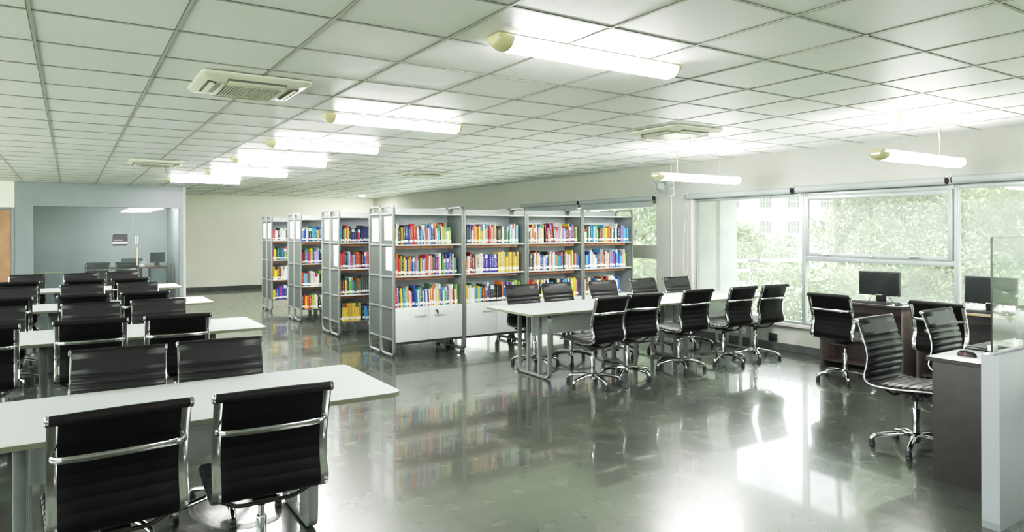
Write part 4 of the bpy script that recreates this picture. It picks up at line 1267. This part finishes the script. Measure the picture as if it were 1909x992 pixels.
# ------------------------------------------------------------------ computer desks
def desk_wall(y0, y1, label, edge='desk_edge'):
    xf, xb, zt = 7.42, 7.96, 0.785
    t_ = thing('computer_desk', label, 'desk', (0, 0, 0), group='dark computer desks under the windows')
    MB().slab(xf, xb, y0, y1, zt - 0.024, zt, 0.012).build('desktop', ['desk_top', edge], t_)
    for yy in (y0 + 0.012, y1 - 0.034):
        MB().box(xf + 0.03, xb - 0.01, yy, yy + 0.022, 0.0, zt - 0.0245, b=0.001).build('side_panel', 'desk_side', t_)
    MB().box(xf + 0.33, xf + 0.346, y0 + 0.034, y1 - 0.034, 0.02, zt - 0.0245).build('back_panel', 'desk_dark', t_, smooth=False)
    MB().box(xf + 0.07, xf + 0.328, y0 + 0.034, y1 - 0.034, 0.07, 0.09).build('foot_shelf', 'desk_dark', t_, smooth=False)
    MB().box(xf + 0.05, xf + 0.066, y0 + 0.034, y1 - 0.034, zt - 0.11, zt - 0.0245).build('front_rail', 'desk_dark', t_, smooth=False)
    return t_
desk_wall(3.80, 4.79, 'dark brown computer desk under the window, its whole monitor in the clear', 'desk_dark')
desk_wall(2.68, 3.69, 'dark brown computer desk under the window, partly seen through the glass screen')

def monitor(x, y, z, rz, label, w=0.46, h=0.27):
    """Screen faces local -y."""
    t_ = thing('computer_monitor', label, 'monitor', (x, y, z), rz)
    MB().box(-w / 2, w / 2, -0.008, 0.028, 0.085, 0.085 + h, b=0.005).build('housing', 'monitor_black', t_)
    MB().box(-w / 2 + 0.014, w / 2 - 0.014, -0.0095, -0.0075, 0.103, 0.085 + h - 0.013).build('screen', 'screen', t_, smooth=False)
    MB().box(-w * 0.08, w * 0.08, -0.0098, -0.0082, 0.089, 0.098).build('maker_badge', 'chrome_dull', t_, smooth=False)
    MB().box(-0.055, 0.055, 0.03, 0.055, 0.012, 0.22, b=0.005).build('stand_neck', 'monitor_black', t_)
    MB().slab(-0.12, 0.12, -0.02, 0.14, 0.0, 0.012, 0.03).build('stand_base', ['monitor_black', 'monitor_black'], t_)
    MB().box(w / 2 - 0.035, w / 2 - 0.027, -0.0095, -0.0082, 0.09, 0.095).build('power_light', 'orange_led', t_, smooth=False)
    return t_
ZD = 0.7855
monitor(7.63, 4.165, ZD, -PI / 2 , 'flat black monitor on the window desk in front of the clear lower pane')
monitor(7.60, 3.05, ZD, -PI / 2, 'flat black monitor on the window desk, half of it behind the glass screen')

def keyboard(x, y, z, rz, label):
    t_ = thing('keyboard', label, 'keyboard', (x, y, z), rz)
    MB().box(-0.215, 0.215, -0.068, 0.068, 0.0, 0.016, b=0.005).build('case', 'black_plastic', t_)
    k_ = MB()
    for r_ in range(5):
        for c in range(17):
            x0 = -0.203 + c * 0.0241; y0 = -0.058 + r_ * 0.0232
            k_.box(x0, x0 + 0.0195, y0, y0 + 0.0185, 0.016, 0.0225)
    k_.build('keys', 'key_grey', t_, smooth=False)
    return t_
# keyboards: local -y faces the user
keyboard(7.505, 4.20, ZD, -PI / 2, 'black keyboard on the window desk in front of the clear monitor')
keyboard(7.505, 3.04, ZD, -PI / 2, 'black keyboard on the window desk under the monitor crossed by glass')
keyboard(5.36, 2.155, ZD, PI, 'black keyboard on the desk behind the glass screen beside the red-lit mouse')

def mouse(x, y, z, rz, label, glow=False):
    t_ = thing('computer_mouse', label, 'mouse', (x, y, z), rz)
    vs = []; fs = []; n = 16; m_ = 10
    for i in range(m_ + 1):
        th = PI / 2 * i / m_
        for k in range(n):
            a = 2 * PI * k / n
            rx, ry = 0.032, 0.058
            vs.append((math.cos(a) * rx * math.cos(th) ** 0.6, math.sin(a) * ry * math.cos(th) ** 0.6 , 0.036 * math.sin(th) * (1 - 0.12 * math.sin(a))))
    for i in range(m_):
        for k in range(n):
            k2 = (k + 1) % n; fs.append((i * n + k, i * n + k2, (i + 1) * n + k2, (i + 1) * n + k))
    fs.append(tuple(range(n - 1, -1, -1)))
    mb = MB(); mb.add(vs, fs); mb.build('shell', 'monitor_black', t_, ang=70)
    MB().lathe([(0.007, -0.004), (0.007, 0.004)], 12, cy=0.03, cz=0.031, axis='x').build('scroll_wheel', 'grey_plastic', t_)
    if glow:
        MB().box(0.027, 0.0335, -0.004, 0.006, 0.012, 0.017, b=0.001).build('side_light', 'red_glow', t_)
    return t_
mouse(7.50, 3.885, ZD, PI / 2 + PI, 'black mouse beside the keyboard on the window desk with the clear monitor')
mouse(4.87, 2.09, ZD, PI, 'black mouse with a red light on the desk behind the glass screen', True)

def cable(pts, label, r=0.0035):
    return tag(MB().tube(crom(pts, 8), r, 6).build('cable', 'black_plastic'), label, 'cable')
cable([(7.68, 4.10, ZD + 0.10), (7.66, 4.04, ZD + 0.03), (7.62, 3.98, ZD + 0.006), (7.66, 3.90, ZD + 0.006), (7.74, 3.84, ZD + 0.006), (7.72, 3.815, ZD + 0.006)], 'thin black cable looping across the window desk behind the clear monitor')
cable([(7.70, 4.24, ZD + 0.12), (7.71, 4.30, ZD + 0.06), (7.72, 4.34, ZD + 0.006), (7.8, 4.36, ZD + 0.006)], 'short black cable hanging behind the clear monitor beside its stand')
cable([(7.65, 2.98, ZD + 0.10), (7.63, 2.92, ZD + 0.03), (7.62, 2.86, ZD + 0.006), (7.68, 2.78, ZD + 0.006), (7.8, 2.72, ZD + 0.006)], 'thin black cable seen through the glass screen on the window desk')

# desk against the glass-topped low partition
dk = thing('partition_desk', 'dark laminate desk with pale top standing behind the white low partition', 'desk', (0, 0, 0))
MB().slab(4.65, 6.90, 1.712, 2.24, ZD - 0.0265, ZD - 0.0005, 0.01).build('desktop', ['desk_top', 'desk_front3'], dk)
MB().box(4.655, 4.68, 1.72, 2.20, 0.0, ZD - 0.027, b=0.001).build('side_panel', 'desk_front3', dk)
MB().box(6.87, 6.895, 1.72, 2.20, 0.0, ZD - 0.027, b=0.001).build('side_panel', 'desk_front3', dk)
MB().box(4.68, 6.87, 1.74, 1.756, 0.2, ZD - 0.027).build('modesty_panel', 'desk_front3', dk, smooth=False)
monitor(5.20, 1.84, ZD, PI, 'dark monitor back seen through the glass screen at the picture edge', 0.50, 0.26)
lp = thing('low_partition', 'white laminate low partition carrying a glass screen beside the dark desk', 'partition', (0, 0, 0))
MB().box(4.12, 7.40, 1.612, 1.70, 0.0, 0.932, b=0.002).build('panel_body', 'laminate_white', lp)
MB().box(4.119, 4.1205, 1.613, 1.699, 0.04, 0.931).build('end_strip', 'laminate_white', lp, smooth=False)
MB().box(4.13, 7.40, 1.645, 1.667, 0.9325, 0.944, b=0.002).build('glass_channel', 'grey_plastic', lp)
gs = thing('glass_screen', 'clear dusty glass screen standing on the white low partition', 'glass screen', (0, 0, 0))
MB().box(4.143, 7.40, 1.652, 1.660, 0.9445, 1.562).build('glass_sheet', 'screen_glass', gs, smooth=False)
MB().box(4.138, 4.143, 1.6515, 1.6605, 0.9445, 1.5625).build('glass_edge', 'glass_edge', gs, smooth=False)
MB().box(4.143, 7.40, 1.6515, 1.6605, 1.562, 1.5635).build('top_edge', 'glass_edge', gs, smooth=False)
for xx in (4.20, 4.52, 5.2): 
    MB().box(xx - 0.03, xx + 0.03, 1.662, 1.69, 0.9445, 0.975, b=0.004).build('glass_clamp', 'white_plastic', gs)

# ------------------------------------------------------------------ librarian office
YO = 17.1
ow = MB()
ow.box(-0.945, 2.165, YO, YO + 0.1, 2.165, CEIL - 0.0055)
ow.box(-0.945, -0.63, YO, YO + 0.1, 0, 2.165)
ow.box(2.09, 2.165, YO, YO + 0.1, 0, 2.165)
ow.box(0.612, 0.618, YO - 0.002, YO, 2.165, CEIL - 0.006, 1)
struct('wall_office', ow, ['office_panel', 'door_frame'])
iw = MB(); iw.box(2.165, 2.22, YO, YB, 0, CEIL - 0.0055); iw.box(-0.945, -0.9, YO + 0.1, YB, 0, CEIL - 0.0055); iw.box(-0.9, 2.165, YB - 0.05, YB, 0, CEIL - 0.0055)
struct('wall_inner', iw, 'office_wall')
# wall carrying the wooden door beside the office
dw = MB(); dw.box(XL, -0.945, YO, YO + 0.1, 2.13, CEIL - 0.0055); dw.box(XL, -2.0, YO, YO + 0.1, 0, 2.13)
struct('wall_door', dw, 'wall_cream')
df = MB()
df.box(-1.0, -0.946, YO - 0.01, YO + 0.1, 0, 2.13, b=0.004); df.box(-1.99, -1.94, YO - 0.01, YO + 0.1, 0, 2.13, b=0.004); df.box(-1.94, -1.0, YO - 0.01, YO + 0.1, 2.085, 2.13, b=0.004)
do = df.build('door_1', 'door_frame'); do['kind'] = 'structure'
lf = MB().box(-1.938, -1.002, YO + 0.01, YO + 0.05, 0.005, 2.083, b=0.003)
lfo = lf.build('door_leaf', 'door_wood', do)
gv = MB(); gv.box(-1.936, -1.004, YO + 0.0085, YO + 0.0101, 1.70, 1.704); gv.box(-1.20, -1.196, YO + 0.0085, YO + 0.0101, 0.02, 2.07); gv.build('panel_groove', 'brown_top', lfo, smooth=False)
# glass front: fixed pane and door
go_ = MB().box(-0.63, 1.153, YO + 0.045, YO + 0.055, 0.0, 2.165).build('window_20', 'office_glass', smooth=False); go_['kind'] = 'structure'
gd = MB().box(1.157, 2.09, YO + 0.045, YO + 0.055, 0.0, 2.165).build('door_2', 'office_glass', smooth=False); gd['kind'] = 'structure'
MB().sweep(round_path([(1.24, YO + 0.045, 0.89), (1.24, YO + 0.005, 0.89), (1.24, YO + 0.005, 1.27), (1.24, YO + 0.045, 1.27)], 0.012, 3), (1, 0, 0), 0.014, 0.008).build('door_handle', 'cord_cream', gd)
MB().box(1.93, 2.085, YO + 0.035, YO + 0.065, 2.125, 2.165, b=0.003).build('door_hinge', 'lamp_body', gd)
# sticker with four marks
st = MB().box(1.205, 1.262, YO + 0.042, YO + 0.0445, 1.36, 1.525).build('door_sticker', 'sign_white', smooth=False)
tag(st, 'small white sticker with four dark marks above the glass door handle', 'sticker')
mk = MB()
for k in range(4): mk.box(1.222, 1.245, YO + 0.0412, YO + 0.0421, 1.38 + k * 0.037, 1.402 + k * 0.037)
mk.build('mark', 'sign_dark', st, smooth=False)

def text_mesh(body, size, x, y, z, name, matname, parent=None):
    cu = bpy.data.curves.new(name, 'FONT'); cu.body = body; cu.size = size; cu.extrude = 0.0004
    o = bpy.data.objects.new(name, cu); COL.objects.link(o)
    dg = bpy.context.evaluated_depsgraph_get(); dg.update()
    me = bpy.data.meshes.new_from_object(o.evaluated_get(dg))
    bpy.data.objects.remove(o)
    me.materials.clear(); me.materials.append(M[matname])
    me.transform(Matrix.Translation((x, y, z)) @ Matrix.Rotation(PI / 2, 4, 'X'))
    ob = bpy.data.objects.new(name, me); COL.objects.link(ob)
    if parent: ob.parent = parent
    return ob
sg = MB()
xa, xb, za, zb_ = 0.777, 1.062, 1.32, 1.583
pts = [(xa + 0.03, za), (xb - 0.03, za), (xb, za + 0.03), (xb, zb_), (xa + 0.03, zb_), (xa, zb_ - 0.03), (xa, za)]
pts = [(xa, za), (xb - 0.03, za), (xb, za + 0.03), (xb, zb_), (xa + 0.03, zb_), (xa, zb_ - 0.03)]
n = len(pts)
sg.add([(p[0], YO + 0.04, p[1]) for p in pts] + [(p[0], YO + 0.0445, p[1]) for p in pts], [tuple(range(n)), tuple(range(2 * n - 1, n - 1, -1))] + [(k, k + n, (k + 1) % n + n, (k + 1) % n) for k in range(n)])
sgo = sg.build('name_sign', 'sign_dark', smooth=False); tag(sgo, 'dark grey name plate with white stripe reading LIBRARIAN on the office glass', 'sign')
MB().box(xa, xb, YO + 0.0385, YO + 0.0402, 1.362, 1.408).build('white_stripe', 'sign_white', sgo, smooth=False)
text_mesh('LIBRARIAN', 0.036, 0.80, YO + 0.0392, 1.432, 'lettering', 'sign_white', sgo)

od = thing('office_desk', 'grey office desk with brown top inside the glazed office', 'desk', (0, 0, 0))
MB().box(0.55, 1.97, 18.35, 19.05, 0.765, 0.79, b=0.003).build('desktop', 'brown_top', od)
MB().box(1.62, 1.96, 18.40, 19.0, 0.02, 0.764, b=0.003).build('drawer_pedestal', 'case_inner', od)
lg = MB(); lg.tube(round_path([(1.36, 18.42, 0.0), (1.36, 18.42, 0.74), (1.36, 18.98, 0.74), (1.36, 18.98, 0.0)], 0.08), 0.022, 10); lg.tube(round_path([(0.62, 18.42, 0.0), (0.62, 18.42, 0.74), (0.62, 18.98, 0.74), (0.62, 18.98, 0.0)], 0.08), 0.022, 10)
lg.build('leg_frame', 'case_grey', od)
monitor(1.80, 18.72, 0.7905, 0.15, 'black monitor on the desk inside the glazed office', 0.34, 0.25)
for k, (x0, x1, y0, y1, z0, z1, m_, lb_) in enumerate([
        (1.18, 1.50, 18.45, 18.68, 0.7905, 0.835, 'paper', 'white stack of papers on the office desk beside the monitor'),
        (1.26, 1.56, 18.72, 18.98, 0.7905, 0.90, 'grey_plastic', 'grey paper tray on the office desk behind the papers')]):
    tag(MB().box(x0, x1, y0, y1, z0, z1, b=0.004).build('paper_stack' if k == 0 else 'paper_tray', m_), lb_, 'papers' if k == 0 else 'tray')
tag(MB().box(-0.56, -0.15, 17.45, 17.85, 0.0, 0.745, b=0.006).build('low_cabinet', 'case_inner'), 'grey low cabinet with pale top edge inside the office glass', 'cabinet')
cab = bpy.data.objects['low_cabinet']
ce = MB(); ce.box(-0.565, -0.145, 17.445, 17.855, 0.7455, 0.757, b=0.002); ce.build('cabinet_top', 'lamp_cap', cab)
tag(MB().box(1.985, 2.1, 18.5, 18.7, 0.0, 0.86, b=0.004).build('stone_pedestal', 'speckled_stone'), 'narrow speckled pedestal beside the desk inside the glazed office', 'pedestal')

# ------------------------------------------------------------------ exterior
GZ = -0.35
gm = MB(); gm.box(XW + WT + 0.005, 120, -60, 110, GZ - 0.2, GZ); gm.box(-60, XL - WT - 0.005, -60, 110, GZ - 0.2, GZ)
struct('ground_outside', gm, 'lawn')
struct('pillar_outside', MB().box(8.75, 9.15, 7.33, 7.80, GZ, 3.6), 'pillar_grey')
fin = MB(); fin.box(XW + WT, XW + WT + 0.30, 7.22, 7.45, GZ, 3.2); fin.box(XW + WT, XW + WT + 0.9, YN, YB, HEAD + 0.35, HEAD + 0.5)
struct('wall_fin', fin, 'wall_white')
fw = Vector((math.sin(YAW), math.cos(YAW), 0)); rtv = Vector((math.cos(YAW), -math.sin(YAW), 0))
bd = thing('outside_building', 'pale building with rows of barred windows far beyond the lawn', 'building')
org = fw * 75.0
def bpt(u, z): return (u - 954.5) / F_PX * 75.0, z
bd.location = (org.x, org.y, 0); bd.rotation_euler = (0, 0, -YAW)
MB().box(-4, 75, 0, 12, GZ, 15).build('facade', 'building', bd, smooth=False)
for zf in (0.0, 2.0, 4.85 , 7.7, 10.5):
    pass
for u in (1366, 1427, 1478, 1540, 1600, 1660, 1320, 1275):
    for v in (473, 425, 377):
        xw = (u - 954.5) / F_PX * 75.0; zw = EYE + (CY - v) / F_PX * 75.0
        p_ = MB().box(xw - 0.66, xw + 0.66, -0.06, 0.02, zw - 0.66, zw + 0.66).build('building_window', 'building_pane', bd, smooth=False)
        gr = MB()
        for k in range(5):
            xx = xw - 0.66 + k * 0.33; gr.box(xx - 0.035, xx + 0.035, -0.14, -0.07, zw - 0.66, zw + 0.66)
        gr.box(xw - 0.66, xw + 0.66, -0.14, -0.07, zw - 0.04, zw + 0.04)
        gr.build('window_grille', 'building_grille', p_, smooth=False)

rng = np.random.default_rng(3)
def leaves(clumps, n, size, name, m_, parent):
    """Crown of small leaf blades scattered on clump shells."""
    c = np.array([k[:3] for k in clumps]); rr = np.array([k[3] for k in clumps])
    pick = rng.choice(len(clumps), n, p=rr ** 2 / (rr ** 2).sum())
    d = rng.normal(size=(n, 3)); d /= np.linalg.norm(d, axis=1)[:, None]
    rad = rr[pick] * (0.55 + 0.45 * rng.random(n) ** 0.5)
    P = c[pick] + d * rad[:, None] * np.array([1, 1, 0.85])
    a = rng.normal(size=(n, 3)) + np.array([0, 0, -0.4]); a /= np.linalg.norm(a, axis=1)[:, None]
    b_ = np.cross(a, d + 0.6 * rng.normal(size=(n, 3))); b_ /= np.linalg.norm(b_, axis=1)[:, None] + 1e-9
    s_ = size * (0.6 + 0.8 * rng.random(n))[:, None]
    V = np.stack([P - a * s_, P + b_ * s_ * 0.42, P + a * s_, P - b_ * s_ * 0.42], 1).reshape(-1, 3)
    Fc = np.arange(n * 4).reshape(-1, 4)
    me = bpy.data.meshes.new(name); me.from_pydata(V.tolist(), [], Fc.tolist()); me.materials.append(M[m_]); me.update()
    o = bpy.data.objects.new(name, me); COL.objects.link(o); o.parent = parent
    return o
def tree(x, y, h, r, n, size, m_, label, trunk=0.14, low=1.2, seed=0, group='trees outside the windows', off=(0, 0), ncl=26):
    t_ = thing('garden_tree', label, 'tree', (x, y, GZ), group=group)
    rs = random.Random(seed)
    cl = []
    for k in range(ncl):
        a = rs.uniform(0, 2 * PI); q_ = math.sqrt(rs.random()) * r * 0.8; z = rs.uniform(low, h - r * 0.3)
        f = 1 - abs((z - (low + h) / 2) / ((h - low) / 2 + 0.01)) ** 2 * 0.55
        cl.append((off[0] + math.cos(a) * q_ * f, off[1] + math.sin(a) * q_ * f, z, r * rs.uniform(0.22, 0.42)))
    leaves(cl, n, size, 'crown', m_, t_)
    mb = MB()
    mb.tube(crom([(0, 0, 0), (0.05, 0.02, h * 0.25), (-0.03, 0.05, h * 0.5), (0.05, 0, h * 0.8)], 5), [trunk * (1 - 0.7 * i / 15) for i in range(16)], 9)
    for k in range(6):
        c = cl[k * 3]; z0 = h * (0.25 + 0.07 * k)
        mb.tube(crom([(0.02, 0.02, z0), (c[0] * 0.5, c[1] * 0.5, (z0 + c[2]) / 2 + 0.1), (c[0], c[1], c[2])], 4), [trunk * 0.4 * (1 - 0.8 * i / 8) for i in range(9)], 6)
    mb.build('trunk', 'trunk', t_)
    return t_
tree(12.6, 7.65, 6.0, 2.0, 80000, 0.042, 'leaf_mid', 'large leafy tree filling the view behind the hinged window', 0.12, 0.35, 1, off=(1.0, -1.15), ncl=70)
tree(14.6, 3.5, 6.5, 2.9, 90000, 0.045, 'leaf_bright', 'large bright leafy tree behind the pane beyond the hinged window', 0.15, 0.2, 2, ncl=70)
tree(21.5, 7.6, 8.0, 3.4, 30000, 0.08, 'leaf_pale', 'pale tall tree rising between the two large leafy ones', 0.2, 0.8, 3)
tree(17.9, 14.2, 2.3, 0.75, 4500, 0.055, 'leaf_pale', 'small feathery tree on the lawn beside the outside pillar', 0.035, 0.5, 4)
tree(19.1, 13.35, 1.95, 0.72, 4500, 0.055, 'leaf_blue', 'small feathery tree on the lawn beside the window mullion', 0.035, 0.4, 5)
tree(13.4, 14.3, 5.5, 1.6, 18000, 0.07, 'leaf_mid', 'pale leafy tree behind the window beyond the bookcases', 0.12, 0.3, 6, ncl=55)
tree(14.6, -3.2, 7.0, 2.7, 9000, 0.13, 'leaf_mid', 'leafy tree outside the windows beyond the picture edge', 0.18, 0.5, 8)
def shrub(x, y, rx, ry, h, n, size, m_, name, label, cat):
    t_ = thing(name, label, cat, (x, y, GZ))
    cl = [(random.uniform(-rx, rx), random.uniform(-ry, ry), random.uniform(0.2, h * 0.85), h * 0.3) for _ in range(18)]
    leaves(cl, n, size, 'foliage', m_, t_)
    MB().tube([(0, 0, 0), (0, 0, h * 0.7)], 0.03, 6).build('stem', 'trunk', t_)
    return t_
shrub(10.7, 6.95, 0.45, 0.75, 1.45, 6000, 0.05, 'leaf_bright', 'hedge', 'bright green clipped hedge below the hinged window', 'hedge')
shrub(20.0, 15.1, 0.45, 0.45, 1.7, 2500, 0.06, 'leaf_mid', 'round_shrub', 'dark round shrub on the lawn between the feathery trees', 'shrub')
shrub(11.3, 12.0, 0.8, 1.5, 1.6, 3500, 0.09, 'leaf_bright', 'leafy_shrub', 'bright leafy shrub seen low through the window behind the bookcases', 'shrub')
# goal posts on the lawn
def goal(x, y, rz, label, w=2.6, h=1.15):
    t_ = thing('goal_frame', label, 'goal', (x, y, GZ), rz, 'small striped goal frames on the lawn')
    for s_ in (-1, 1):
        mb = MB()
        for k in range(5): mb.tube([(s_ * w / 2, 0, h * k / 5), (s_ * w / 2, 0, h * (k + 1) / 5)], 0.04, 8, mi=k % 2)
        mb.build('post', ['post_black', 'post_white'], t_)
    mb = MB()
    for k in range(8): mb.tube([(-w / 2 + w * k / 8, 0, h), (-w / 2 + w * (k + 1) / 8, 0, h)], 0.04, 8, mi=(k + 1) % 2 if k in (3,) else 1)
    mb.build('crossbar', ['post_black', 'post_white'], t_)
    return t_
goal(15.6, 11.75, -YAW, 'white striped goal frame on the lawn seen above the reading table')
goal(17.0, 12.9, -YAW + 0.3, 'second striped goal frame standing behind the first on the lawn', 2.0, 0.8)
tag(MB().tube([(0, 0, 0), (0, 0, 6.5)], 0.05, 8).build('lamp_post', 'grey_plastic'), 'thin grey lamp post on the lawn in front of the pale building', 'lamp post')
bpy.data.objects['lamp_post'].location = (25.5, 20.6, GZ)

# ------------------------------------------------------------------ light
wld = bpy.data.worlds.new('world'); scene.world = wld; wld.use_nodes = True
nt = wld.node_tree
bg = nt.nodes['Background']
tc = nt.nodes.new('ShaderNodeTexCoord'); sx = nt.nodes.new('ShaderNodeSeparateXYZ'); nt.links.new(tc.outputs['Generated'], sx.inputs[0])
rp = nt.nodes.new('ShaderNodeValToRGB')
rp.color_ramp.elements[0].position = 0.0; rp.color_ramp.elements[0].color = (0.87, 0.87, 0.88, 1)
rp.color_ramp.elements[1].position = 0.8; rp.color_ramp.elements[1].color = (0.90, 0.97, 1.0, 1)
nt.links.new(sx.outputs['Z'], rp.inputs['Fac']); nt.links.new(rp.outputs[0], bg.inputs['Color'])
bg.inputs['Strength'].default_value = 6.8

def sun(name, rot, e, ang):
    l = bpy.data.lights.new(name, 'SUN'); l.energy = e; l.angle = math.radians(ang); l.color = (1, 0.96, 0.88)
    o = bpy.data.objects.new(name, l); COL.objects.link(o); o.rotation_euler = [math.radians(a) for a in rot]
sun('sun', (38, 0, -60), 11.0, 6)
# window portals guide the sky light into the room
for (a, b_) in ((W1A, W1B), (W2A, W2B)):
    l = bpy.data.lights.new('window_portal', 'AREA'); l.shape = 'RECTANGLE'; l.size = HEAD - SILL; l.size_y = b_ - a
    l.cycles.is_portal = True
    o = bpy.data.objects.new('window_portal', l); COL.objects.link(o)
    o.location = (XW + 0.15, (a + b_) / 2, (SILL + HEAD) / 2); o.rotation_euler = (0, PI / 2, 0)

l = bpy.data.lights.new('window_portal', 'AREA'); l.shape = 'RECTANGLE'; l.size = H3 - S3; l.size_y = W3B - W3A  # portal for the added windows of the left wall
l.cycles.is_portal = True
o = bpy.data.objects.new('window_portal', l); COL.objects.link(o)
o.location = (XL - 0.15, (W3A + W3B) / 2, (S3 + H3) / 2); o.rotation_euler = (0, -PI / 2, 0)
scene.view_settings.view_transform = 'Standard'
scene.view_settings.look = 'None'
scene.view_settings.exposure = 0.76
vs_ = scene.view_settings
vs_.use_curve_mapping = True
cm = vs_.curve_mapping
cm.use_clip = False
cm.clip_max_x = 12.0; cm.clip_max_y = 2.0
cc = cm.curves[3]
cc.points[0].location = (0.0, 0.0)
cc.points[-1].location = (10.0, 1.03)
for px_, py_ in ((0.05, 0.052), (0.25, 0.325), (0.55, 0.535), (1.0, 0.66), (2.0, 0.77), (4.0, 0.885)):
    cc.points.new(px_, py_)
cm.update()
cy = scene.cycles
cy.use_denoising = True
cy.max_bounces = 9; cy.diffuse_bounces = 5; cy.glossy_bounces = 4; cy.transmission_bounces = 6; cy.transparent_max_bounces = 12
cy.caustics_reflective = False; cy.caustics_refractive = False
cy.sample_clamp_indirect = 6.0
